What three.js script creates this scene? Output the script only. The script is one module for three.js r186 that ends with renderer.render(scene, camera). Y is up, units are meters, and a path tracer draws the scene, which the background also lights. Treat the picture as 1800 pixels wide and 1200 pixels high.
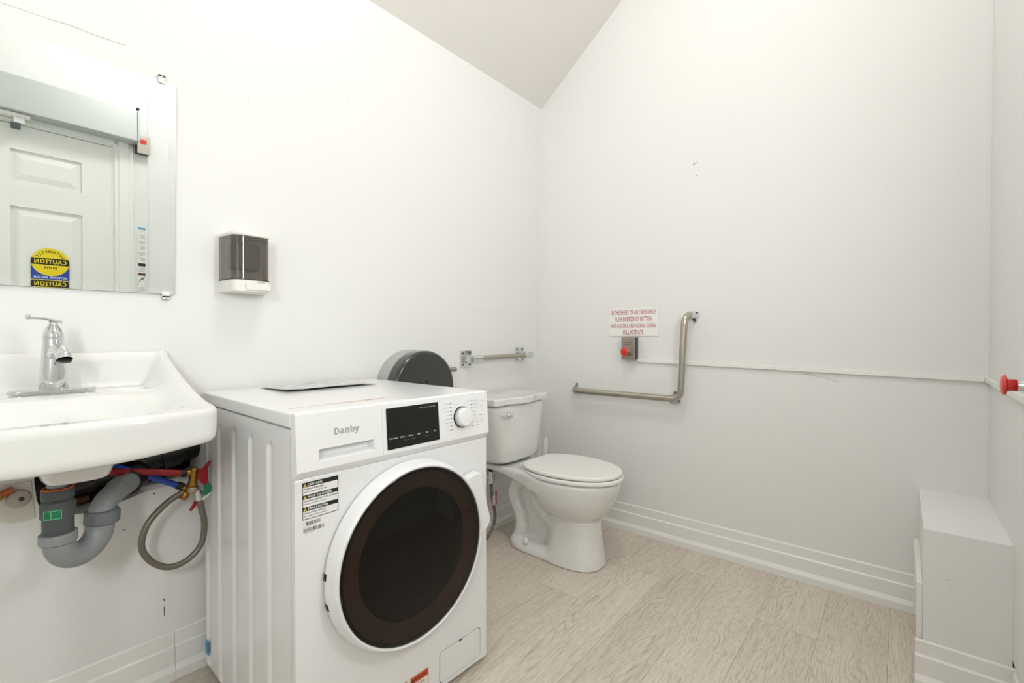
import * as THREE from 'three';
import { RoundedBoxGeometry } from 'three/addons/geometries/RoundedBoxGeometry.js';
import { mergeGeometries, mergeVertices, toCreasedNormals } from 'three/addons/utils/BufferGeometryUtils.js';
import { RectAreaLightUniformsLib } from 'three/addons/lights/RectAreaLightUniformsLib.js';
import { ImprovedNoise } from 'three/addons/math/ImprovedNoise.js';
import { Brush, Evaluator, SUBTRACTION } from 'three-bvh-csg';

// ---------------------------------------------------------------- camera, light, exposure
// the corner of the room is the origin: wall_left is z = 0 (x < 0), wall_back is x = 0 (z > 0)
const scene = new THREE.Scene();
const camera = new THREE.PerspectiveCamera(72.63, 1.5, 0.02, 50);
camera.position.set(-2.2614, 1.0188, 1.6636);
const YAW = 0.6974, PITCH = -0.00995;
camera.lookAt(camera.position.clone().add(new THREE.Vector3(Math.cos(YAW) * Math.cos(PITCH), Math.sin(PITCH), -Math.sin(YAW) * Math.cos(PITCH))));
const renderer = new THREE.WebGLRenderer({ antialias: true });
renderer.toneMapping = THREE.LinearToneMapping;
renderer.toneMappingExposure = 0.82;
renderer.shadowMap.enabled = true;
RectAreaLightUniformsLib.init();
const LAMP = { left: 84, right: 46, globe: 2.3, colour: '#fbfffd' };   // the two added fill lamps, the ceiling globe, and the colour of the fill lamps

// ---------------------------------------------------------------- helpers
const V3 = (x, y, z) => new THREE.Vector3(x, y, z);
let seed = 20240611;
const rnd = () => { seed = (seed * 1664525 + 1013904223) >>> 0; return seed / 4294967296; };
const NOISE = new ImprovedNoise();
const used = new Map();
function numbered(name) { const n = used.get(name) || 0; used.set(name, n + 1); return n ? `${name}_${String(n).padStart(3, '0')}` : name; }
function clean(g) { g = g.index ? g.toNonIndexed() : g; for (const k of Object.keys(g.attributes)) if (!['position', 'normal', 'uv'].includes(k)) g.deleteAttribute(k); if (!g.attributes.uv) g.setAttribute('uv', new THREE.BufferAttribute(new Float32Array(g.attributes.position.count * 2), 2)); return g; }
function obj(name, geos, mat, parent = scene) {
  const list = Array.isArray(geos) ? geos : [geos];
  const g = list.length > 1 ? mergeGeometries(list.map(clean)) : list[0];
  const m = new THREE.Mesh(g, mat); m.name = parent === scene ? numbered(name) : name;
  m.castShadow = m.receiveShadow = true; parent.add(m); return m;
}
function thing(name, label, category, [x, y, z] = [0, 0, 0], turn = 0, group) {
  const o = new THREE.Group(); o.name = numbered(name); scene.add(o); o.position.set(x, y, z); o.rotation.y = turn;
  o.userData = { label, category }; if (group) o.userData.group = group; return o;
}
function tag(o, label, category, group) { o.userData.label = label; o.userData.category = category; if (group) o.userData.group = group; return o; }
function struct(name, geos, mat, label, category) { const m = obj(name, geos, mat); m.userData = { kind: 'structure', label, category }; return m; }
const box = (x0, x1, y0, y1, z0, z1) => new THREE.BoxGeometry(x1 - x0, y1 - y0, z1 - z0).translate((x0 + x1) / 2, (y0 + y1) / 2, (z0 + z1) / 2);
const rbox = (x0, x1, y0, y1, z0, z1, r = 0.003, s = 2) => new RoundedBoxGeometry(x1 - x0, y1 - y0, z1 - z0, s, r).translate((x0 + x1) / 2, (y0 + y1) / 2, (z0 + z1) / 2);
const cyl = (r0, r1, h, n = 32) => new THREE.CylinderGeometry(r0, r1, h, n);
function between(a, b, r0, r1 = r0, n = 20) {           // a cylinder from a to b
  const d = b.clone().sub(a), g = cyl(r1, r0, d.length(), n);
  g.applyQuaternion(new THREE.Quaternion().setFromUnitVectors(V3(0, 1, 0), d.clone().normalize()));
  return g.translate((a.x + b.x) / 2, (a.y + b.y) / 2, (a.z + b.z) / 2);
}
const curve = (pts, t = 0.5) => new THREE.CatmullRomCurve3(pts.map((p) => (p.isVector3 ? p : V3(...p))), false, 'catmullrom', t);
const tube = (pts, r, seg = 64, n = 14, t) => new THREE.TubeGeometry(curve(pts, t), seg, r, n, false);
function bentPipe(pts, r, bend, n = 20) {               // straight runs joined by round bends
  const P = pts.map((p) => V3(...p)), path = new THREE.CurvePath(); let last = P[0];
  for (let i = 1; i < P.length - 1; i++) {
    const a = P[i].clone().add(P[i - 1].clone().sub(P[i]).setLength(bend)), b = P[i].clone().add(P[i + 1].clone().sub(P[i]).setLength(bend));
    path.add(new THREE.LineCurve3(last, a)); path.add(new THREE.QuadraticBezierCurve3(a, P[i], b)); last = b;
  }
  path.add(new THREE.LineCurve3(last, P[P.length - 1]));
  return new THREE.TubeGeometry(path, 120, r, n, false);
}
const lathe = (pts, n = 40) => new THREE.LatheGeometry(pts.map(([r, y]) => new THREE.Vector2(r, y)), n);
function shapeOf(pts) { const s = new THREE.Shape(); pts.forEach(([x, y], i) => (i ? s.lineTo(x, y) : s.moveTo(x, y))); s.closePath(); return s; }
const extrude = (shape, depth, bevel = 0, seg = 2, curveSegments = 24) => new THREE.ExtrudeGeometry(shape, bevel ? { depth: depth - 2 * bevel, bevelEnabled: true, bevelThickness: bevel, bevelSize: bevel, bevelOffset: -bevel, bevelSegments: seg, curveSegments } : { depth, bevelEnabled: false, curveSegments }).translate(0, 0, bevel);
function roundRect(x0, x1, y0, y1, r) {
  const s = new THREE.Shape(); s.moveTo(x0 + r, y0); s.lineTo(x1 - r, y0); s.absarc(x1 - r, y0 + r, r, -Math.PI / 2, 0); s.lineTo(x1, y1 - r); s.absarc(x1 - r, y1 - r, r, 0, Math.PI / 2);
  s.lineTo(x0 + r, y1); s.absarc(x0 + r, y1 - r, r, Math.PI / 2, Math.PI); s.lineTo(x0, y0 + r); s.absarc(x0 + r, y0 + r, r, Math.PI, Math.PI * 1.5); return s;
}
const ss = (a, b, x) => { const t = Math.min(1, Math.max(0, (x - a) / (b - a))); return t * t * (3 - 2 * t); };
const smin = (a, b, k) => { const h = Math.max(k - Math.abs(a - b), 0) / k; return Math.min(a, b) - h * h * k * 0.25; };
const smax = (a, b, k) => -smin(-a, -b, k);
function lerpTable(t, y) {                              // smooth (Catmull-Rom) look-up in rows of [key, values...]
  const n = t.length - 1; if (y <= t[0][0]) return t[0]; if (y >= t[n][0]) return t[n];
  let i = 1; while (y > t[i][0]) i++;
  const a = t[i - 1], b = t[i], p = t[Math.max(0, i - 2)], q = t[Math.min(n, i + 1)], w = b[0] - a[0], u = (y - a[0]) / w, u2 = u * u, u3 = u2 * u;
  return a.map((v, k) => { const m0 = (b[k] - p[k]) / (b[0] - p[0]) * w, m1 = (q[k] - v) / (q[0] - a[0]) * w; return (2 * u3 - 3 * u2 + 1) * v + (u3 - 2 * u2 + u) * m0 + (3 * u2 - 2 * u3) * b[k] + (u3 - u2) * m1; });
}
function surfaceNets(f, lo, hi, h) {                    // a smooth mesh of the surface f = 0
  const n = [0, 1, 2].map((i) => Math.ceil((hi[i] - lo[i]) / h) + 1), [nx, ny, nz] = n, S = new Float32Array(nx * ny * nz);
  const at = (i, j, k) => i + nx * (j + ny * k);
  for (let k = 0; k < nz; k++) for (let j = 0; j < ny; j++) for (let i = 0; i < nx; i++) S[at(i, j, k)] = f(lo[0] + i * h, lo[1] + j * h, lo[2] + k * h);
  const id = new Int32Array(nx * ny * nz).fill(-1), pos = [], idx = [];
  for (let k = 0; k < nz - 1; k++) for (let j = 0; j < ny - 1; j++) for (let i = 0; i < nx - 1; i++) {
    let c = 0, px = 0, py = 0, pz = 0; const v = [];
    for (let q = 0; q < 8; q++) v.push(S[at(i + (q & 1), j + ((q >> 1) & 1), k + (q >> 2))]);
    for (let a = 0; a < 8; a++) for (const b of [1, 2, 4]) if (!(a & b) && (v[a] < 0) !== (v[a | b] < 0)) {
      const t = v[a] / (v[a] - v[a | b]); c++;
      px += (a & 1) + (b === 1 ? t : 0); py += ((a >> 1) & 1) + (b === 2 ? t : 0); pz += (a >> 2) + (b === 4 ? t : 0);
    }
    if (c) { id[at(i, j, k)] = pos.length / 3; pos.push(lo[0] + (i + px / c) * h, lo[1] + (j + py / c) * h, lo[2] + (k + pz / c) * h); }
  }
  const quad = (a, b, c, d, flip) => { if (a < 0 || b < 0 || c < 0 || d < 0) return; flip ? idx.push(a, c, b, a, d, c) : idx.push(a, b, c, a, c, d); };
  for (let k = 1; k < nz - 1; k++) for (let j = 1; j < ny - 1; j++) for (let i = 1; i < nx - 1; i++) {
    const s = S[at(i, j, k)] < 0;
    if (s !== S[at(i + 1, j, k)] < 0) quad(id[at(i, j - 1, k - 1)], id[at(i, j, k - 1)], id[at(i, j, k)], id[at(i, j - 1, k)], !s);
    if (s !== S[at(i, j + 1, k)] < 0) quad(id[at(i - 1, j, k - 1)], id[at(i - 1, j, k)], id[at(i, j, k)], id[at(i, j, k - 1)], !s);
    if (s !== S[at(i, j, k + 1)] < 0) quad(id[at(i - 1, j - 1, k)], id[at(i, j - 1, k)], id[at(i, j, k)], id[at(i - 1, j, k)], !s);
  }
  const nor = new Float32Array(pos.length), e = h * 0.5;
  for (let i = 0; i < pos.length; i += 3) {
    const [x, y, z] = [pos[i], pos[i + 1], pos[i + 2]];
    const g = V3(f(x + e, y, z) - f(x - e, y, z), f(x, y + e, z) - f(x, y - e, z), f(x, y, z + e) - f(x, y, z - e)).normalize();
    nor[i] = g.x; nor[i + 1] = g.y; nor[i + 2] = g.z;
  }
  const g = new THREE.BufferGeometry();
  g.setAttribute('position', new THREE.Float32BufferAttribute(pos, 3)); g.setAttribute('normal', new THREE.BufferAttribute(nor, 3));
  g.setAttribute('uv', new THREE.BufferAttribute(new Float32Array(pos.length / 3 * 2), 2)); g.setIndex(idx); return g;
}
function canvasTex(w, h, draw) {
  const c = document.createElement('canvas'); c.width = w; c.height = h; const x = c.getContext('2d'); draw(x, w, h);
  const t = new THREE.CanvasTexture(c); t.colorSpace = THREE.SRGBColorSpace; t.magFilter = THREE.LinearFilter; t.anisotropy = 8; return t;
}
function noiseTex(size, fn) {                           // tiling grey DataTexture
  const d = new Uint8Array(size * size * 4);
  for (let y = 0; y < size; y++) for (let x = 0; x < size; x++) { const v = Math.max(0, Math.min(255, fn(x / size, y / size))), i = 4 * (y * size + x); d[i] = d[i + 1] = d[i + 2] = v; d[i + 3] = 255; }
  const t = new THREE.DataTexture(d, size, size); t.magFilter = THREE.LinearFilter; t.minFilter = THREE.LinearMipmapLinearFilter; t.generateMipmaps = true; t.wrapS = t.wrapT = THREE.RepeatWrapping; t.needsUpdate = true; return t;
}
const ring = (u, v, f, s) => NOISE.noise(Math.cos(u * 6.2832) * f, Math.sin(u * 6.2832) * f + s, Math.cos(v * 6.2832) * f + 7) + NOISE.noise(Math.sin(v * 6.2832) * f, Math.cos(u * 6.2832) * f + s, Math.sin(u * 6.2832) * f);
const std = (o) => new THREE.MeshStandardMaterial(o), phy = (o) => new THREE.MeshPhysicalMaterial(o);
const print = (tex, o = {}) => std({ map: tex, roughness: 0.5, ...o });
function uvMetres(g, a, b) { const p = g.attributes.position, uv = new Float32Array(p.count * 2), k = { x: 'getX', y: 'getY', z: 'getZ' }; for (let i = 0; i < p.count; i++) { uv[2 * i] = p[k[a]](i); uv[2 * i + 1] = p[k[b]](i); } g.setAttribute('uv', new THREE.BufferAttribute(uv, 2)); return g; }

// ---------------------------------------------------------------- materials
const peel = noiseTex(512, (u, v) => 128 + 52 * ring(u, v, 9, 1) + 40 * ring(u, v, 22, 4));
const M = {
  wall: std({ color: '#ececea', roughness: 0.62, bumpMap: peel, bumpScale: 0.0006 }),
  ceiling: std({ color: '#ece8e3', roughness: 0.85, bumpMap: peel, bumpScale: 0.0006 }),
  trim: std({ color: '#f0f0ec', roughness: 0.35 }),
  ceramic: phy({ color: '#e8e8e5', roughness: 0.12, clearcoat: 1, clearcoatRoughness: 0.04 }),
  seat: phy({ color: '#f3f2ee', roughness: 0.25, clearcoat: 0.4, clearcoatRoughness: 0.15 }),
  enamel: phy({ color: '#f0f0f1', roughness: 0.3, clearcoat: 0.5, clearcoatRoughness: 0.12 }),
  plastic: phy({ color: '#f0f0f1', roughness: 0.4, clearcoat: 0.2, clearcoatRoughness: 0.3 }),
  offwhite: std({ color: '#eceae4', roughness: 0.45 }),
  chrome: std({ color: '#d9dcdd', metalness: 1, roughness: 0.07 }),
  steel: std({ color: '#b9b2a6', metalness: 1, roughness: 0.33 }),
  brushed: std({ color: '#b3aca2', metalness: 1, roughness: 0.42 }),
  aluminium: std({ color: '#bfc1c1', metalness: 0.6, roughness: 0.5 }),
  black: std({ color: '#0d0d0d', roughness: 0.45 }),
  abs: std({ color: '#121212', roughness: 0.35 }),
  darkGrey: std({ color: '#3c3d3c', roughness: 0.5 }),
  smoke: phy({ color: '#2a2b2b', roughness: 0.18, clearcoat: 0.6, clearcoatRoughness: 0.1 }),
  greyPvc: std({ color: '#8f9294', roughness: 0.42 }),
  midPvc: std({ color: '#707477', roughness: 0.45 }),
  darkPvc: std({ color: '#4f5354', roughness: 0.5 }),
  red: phy({ color: '#d8281c', roughness: 0.3, clearcoat: 0.5 }),
  deepRed: std({ color: '#a3121d', roughness: 0.4 }),
  blue: std({ color: '#1b48b0', roughness: 0.4 }),
  green: std({ color: '#1f7a4c', roughness: 0.5 }),
  brass: std({ color: '#a5793a', metalness: 1, roughness: 0.35 }),
  copper: std({ color: '#b5623f', metalness: 0.7, roughness: 0.45 }),
  cavity: std({ color: '#8b7257', roughness: 0.95 }),
  tape: std({ color: '#4f9fcb', roughness: 0.6 }),
};

// ---------------------------------------------------------------- room shell
const CEIL0 = 2.384, SLOPE = 0.78, ZR = 1.9, XE = -3.0, ceilY = (z) => CEIL0 + SLOPE * z;
// floor of planks that run along x
const floorSlab = struct('floor', box(XE - 0.1, 0.1, -0.1, -0.005, -0.1, ZR + 0.1), std({ color: '#6c6053', roughness: 0.9 }), 'greige wood-look plank floor', 'floor');
function plankTexture(k) {
  const w = 1024, h = 256, d = new Uint8Array(w * h * 4), off = k * 13.7, base = [[221, 210, 196], [218, 207, 193], [223, 212, 199], [219, 209, 195]][k % 4];
  for (let y = 0; y < h; y++) for (let x = 0; x < w; x++) {
    const X = x / w * 1.22, Y = y / h * 0.186;
    const cath = NOISE.noise(X * 1.5 + off, Y * 7, off) * 1.0 + NOISE.noise(X * 5 + off, Y * 20, off + 5) * 0.2;
    const r = Y * 120 + cath * 11, wave = Math.abs((r - Math.floor(r)) * 2 - 1);
    const brk = 0.5 + 0.5 * NOISE.noise(X * 30, Y * 260, off + 2), zone = ss(-0.1, 0.35, NOISE.noise(X * 1.8, Y * 12, off + 3));
    const line = ss(0.5, 1, wave) * brk * (0.35 + 0.65 * zone);
    const pores = ss(0.05, 0.5, NOISE.noise(X * 34 + off, Y * 520, off + 9)) * 0.9 + ss(0.1, 0.5, NOISE.noise(X * 12 + off, Y * 230, off + 14)) * 0.6, fine = NOISE.noise(X * 160, Y * 900, off) * 5;
    const tone = NOISE.noise(X * 1.6, Y * 8, off + 20) * 7 + NOISE.noise(X * 7, Y * 70, off + 31) * 6;
    const i = 4 * (y * w + x);
    for (let c = 0; c < 3; c++) d[i + c] = Math.max(0, Math.min(255, base[c] + tone + fine - line * [34, 37, 41][c] - pores * [22, 23, 25][c]));
    d[i + 3] = 255;
  }
  const t = new THREE.DataTexture(d, w, h); t.colorSpace = THREE.SRGBColorSpace; t.magFilter = THREE.LinearFilter; t.minFilter = THREE.LinearMipmapLinearFilter; t.generateMipmaps = true; t.anisotropy = 8; t.wrapS = t.wrapT = THREE.RepeatWrapping; t.needsUpdate = true; return t;
}
const plankMats = [0, 1, 2, 3, 4, 5].map((k) => { const t = plankTexture(k); return std({ map: t, bumpMap: t, bumpScale: 0.0004, roughness: 0.55 }); });
{
  const W = 0.186, L = 1.22, ends = [-0.9, -0.55, -0.2, -0.72, -0.36, -0.225, -0.13, -0.414, -0.265, -0.62, -0.1];
  for (let r = 0; r < 11; r++) {
    const z0 = Math.max(0.001, 1.638 - 0.186 * (9 - r)), z1 = Math.min(ZR - 0.001, 1.638 - 0.186 * (8 - r)); if (z1 - z0 < 0.01) continue;
    const stops = [-0.001]; for (let x = ends[r]; x > XE; x -= L) stops.push(x); stops.push(XE + 0.001);
    for (let i = 1; i < stops.length; i++) {
      const x1 = stops[i - 1] - 0.0007, x0 = stops[i] + 0.0007; if (x1 - x0 < 0.02) continue;
      const g = box(x0, x1, -0.005, 0, z0 + 0.00035, z1 - 0.00035), p = g.attributes.position, uv = g.attributes.uv, s = rnd(), flip = rnd() > 0.5 ? 1 : -1;
      for (let q = 0; q < p.count; q++) uv.setXY(q, s + flip * p.getX(q) / L, (p.getZ(q) - z0) / W);
      obj('plank', g, plankMats[(r * 5 + i * 2 + Math.floor(rnd() * 3)) % 6], floorSlab);
    }
  }
}
// wall_left with the broken opening under the sink
{
  const s = shapeOf([[XE - 0.1, -0.1], [0, -0.1], [0, CEIL0 + 0.02], [XE - 0.1, CEIL0 + 0.02]]);
  const hole = new THREE.Path();
  [[-2.141, 0.655], [-2.137, 0.61], [-2.128, 0.572], [-2.09, 0.556], [-2.044, 0.548], [-2.0, 0.553], [-1.96, 0.562], [-1.925, 0.572], [-1.87, 0.577], [-1.82, 0.585], [-1.782, 0.6], [-1.774, 0.66], [-1.775, 0.73], [-2.14, 0.73]].forEach(([x, y], i) => (i ? hole.lineTo(x, y) : hole.moveTo(x, y)));
  s.holes.push(hole);
  const wl = struct('wall_left', uvMetres(extrude(s, 0.1).translate(0, 0, -0.1), 'x', 'y'), M.wall, 'white painted wall with mirror and sink', 'wall');
  obj('wall_cavity', [box(-2.2, -1.72, 0.5, 0.78, -0.41, -0.4), box(-2.2, -1.72, 0.49, 0.5, -0.41, -0.1), box(-2.2, -1.72, 0.78, 0.79, -0.41, -0.1), box(-2.21, -2.2, 0.49, 0.79, -0.41, -0.1), box(-1.72, -1.71, 0.49, 0.79, -0.41, -0.1)], M.cavity, wl);
  const ridge = M.wall;
  // plaster ridges and nicks
  obj('plaster_ridge', [tube([[-2.19, 1.822, 0], [-2.15, 1.824, 0], [-2.107, 1.826, 0]], 0.0011, 12, 6), tube([[-2.107, 1.826, 0], [-2.07, 1.83, 0.0003], [-2.02, 1.829, 0], [-1.955, 1.832, 0]], 0.0017, 24, 6)], ridge, wl);
  obj('plaster_ridge', tube([[-1.274, 1.968, 0], [-1.273, 1.922, 0]], 0.0012, 8, 6), ridge, wl);
  obj('plaster_ridge', tube([[-0.62, 1.146, 0], [-0.45, 1.153, 0], [-0.276, 1.16, 0]], 0.0012, 16, 6), ridge, wl);
  obj('nail_hole', cyl(0.0015, 0.0015, 0.001, 10).rotateX(Math.PI / 2).translate(-1.636, 1.8, 0), M.darkGrey, wl);
  const nick = std({ color: '#3a352f', roughness: 0.9 });
  obj('paint_nick', box(-1.8765, -1.8745, 0.196, 0.224, 0, 0.0006), nick, wl); obj('paint_nick', box(-1.877, -1.8745, 0.24, 0.246, 0, 0.0006), nick, wl);
  obj('paint_nick', box(-1.97, -1.963, 0.478, 0.4795, 0, 0.0006), nick, wl); obj('paint_nick', box(-1.9, -1.896, 0.561, 0.564, 0, 0.0006), nick, wl);
}
{
  const sh = [[-0.1, -0.1], [ZR + 0.1, -0.1], [ZR + 0.1, ceilY(ZR) + 0.1], [0, CEIL0 + 0.02], [-0.1, CEIL0 + 0.02]];
  const toX = (g) => g.applyMatrix4(new THREE.Matrix4().makeBasis(V3(0, 0, 1), V3(0, 1, 0), V3(-1, 0, 0)));
  const wb = struct('wall_back', uvMetres(toX(extrude(shapeOf(sh), 0.1)).translate(0.1, 0, 0), 'z', 'y'), M.wall, 'tall white painted wall with the grab bar', 'wall');
  const mark = std({ color: '#b9ad9f', roughness: 0.9 });
  obj('nail_hole', [box(-0.001, 0, 1.838, 1.842, 0.897, 0.901), tube([[0, 1.842, 0.9], [-0.001, 1.846, 0.91], [0, 1.845, 0.917]], 0.001, 8, 6)], M.darkGrey, wb);
  obj('nail_hole', box(-0.001, 0, 1.785, 1.789, 0.91, 0.914), M.darkGrey, wb);
  obj('scuff_mark', [box(-0.0005, 0, 0.864, 0.8655, 1.35, 1.38), tube([[0, 0.862, 1.38], [0, 0.85, 1.43], [0, 0.84, 1.47]], 0.0008, 10, 5)], mark, wb);
  obj('nail_hole', box(-0.001, 0, 0.772, 0.775, 0.405, 0.408), M.darkGrey, wb);
  struct('wall_end', uvMetres(toX(extrude(shapeOf(sh), 0.1)).translate(XE, 0, 0), 'z', 'y'), M.wall, 'white painted wall behind the viewer', 'wall');
  // door wall with its opening
  const s = shapeOf([[XE - 0.1, -0.1], [0.1, -0.1], [0.1, ceilY(ZR) + 0.1], [XE - 0.1, ceilY(ZR) + 0.1]]), hole = new THREE.Path();
  [[-2.594, 0], [-1.674, 0], [-1.674, 2.133], [-2.594, 2.133]].forEach(([x, y], i) => (i ? hole.lineTo(x, y) : hole.moveTo(x, y))); s.holes.push(hole);
  const wr = struct('wall_right', uvMetres(extrude(s, 0.1).translate(0, 0, ZR), 'x', 'y'), M.wall, 'white painted wall with the door', 'wall');
  obj('wall_board', box(-1.503, -0.001, 0.16, ceilY(ZR) - 0.02, ZR - 0.004, ZR + 0.001), M.wall, wr);
  obj('chipped_hole', [cyl(0.009, 0.006, 0.002, 9).rotateX(Math.PI / 2).translate(-1.55, 2.396, ZR - 0.001), box(-1.56, -1.548, 2.385, 2.392, ZR - 0.0015, ZR)], std({ color: '#3b2a20', roughness: 1 }), wr);
  const c = shapeOf([[0, CEIL0], [ZR + 0.1, ceilY(ZR + 0.1)], [ZR + 0.1, ceilY(ZR + 0.1) + 0.1], [-0.1, CEIL0 + 0.1], [-0.1, CEIL0]]);
  struct('ceiling', uvMetres(toX(extrude(c, -XE + 0.2)).translate(0.1, 0, 0), 'x', 'z'), M.ceiling, 'white sloped ceiling', 'ceiling');
}
// baseboards: shoe moulding, board, thin cap
const bbProfile = [[0, 0], [0.02, 0], [0.02, 0.028], [0.011, 0.044], [0.011, 0.095], [0.006, 0.1], [0.006, 0.137], [0.003, 0.141], [0, 0.141]];
function baseboard(name, a, b, nrm, label) {            // from a to b on the floor, nrm points into the room
  const A = V3(a[0], 0, a[1]), B = V3(b[0], 0, b[1]), d = B.clone().sub(A), L = d.length(), N = V3(nrm[0], 0, nrm[1]);
  const g = extrude(shapeOf(bbProfile), L).applyMatrix4(new THREE.Matrix4().makeBasis(N, V3(0, 1, 0), d.normalize()));
  const flip = N.clone().cross(V3(0, 1, 0)).dot(d) < 0; if (flip) { const ix = g.attributes.position, n = ix.count; for (let i = 0; i < n; i += 3) for (const at of Object.values(g.attributes)) { const k = at.itemSize, t = Array.from(at.array.slice((i + 1) * k, (i + 2) * k)); at.array.copyWithin((i + 1) * k, (i + 2) * k, (i + 3) * k); at.array.set(t, (i + 2) * k); } }
  g.computeVertexNormals();
  return struct(name, g.translate(A.x, 0.0005, A.z), M.trim, label, 'baseboard');
}
baseboard('baseboard_left', [XE, 0], [-1.853, 0], [0, 1], 'white baseboard under the sink');
baseboard('baseboard_left', [-1.852, 0], [0, 0], [0, 1], 'white baseboard behind washer and toilet');
baseboard('baseboard_back', [0, 0.0], [0, 1.712], [-1, 0], 'white baseboard along the grab bar wall');
baseboard('baseboard_right', [-1.56, ZR], [-0.49, ZR], [0, -1], 'white baseboard beside the door');
baseboard('baseboard_right', [XE, ZR], [-2.7, ZR], [0, -1], 'white baseboard left of the door');
// boxed-in duct in the far right corner
{
  const wb = struct('wall_duct_box', uvMetres(box(-0.47, -0.0005, 0.0005, 0.464, 1.717, ZR - 0.0042), 'z', 'y'), M.wall, 'low white boxed-in ledge in the corner', 'ledge');
  obj('scuff_mark', [box(-0.4706, -0.47, 0.332, 0.334, 1.765, 1.776), box(-0.4706, -0.47, 0.313, 0.3145, 1.775, 1.782)], std({ color: '#c4beb2', roughness: 0.9 }), wb);
  baseboard('baseboard_right', [-0.47, 1.7], [-0.47, ZR], [-1, 0], 'white baseboard at the foot of the boxed-in ledge');
  const p = thing('access_panel', 'thin white access panel on the side of the low ledge', 'panel', [-0.27, 0.04, 1.717]);
  obj('panel_board', rbox(-0.18, 0.18, 0, 0.255, -0.009, 0, 0.002), M.trim, p);
  obj('panel_frame', [rbox(-0.19, 0.19, 0.248, 0.262, -0.014, 0, 0.002), rbox(-0.19, -0.172, 0, 0.25, -0.014, 0, 0.002), rbox(0.172, 0.19, 0, 0.25, -0.014, 0, 0.002)], M.trim, p);
}
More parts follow.
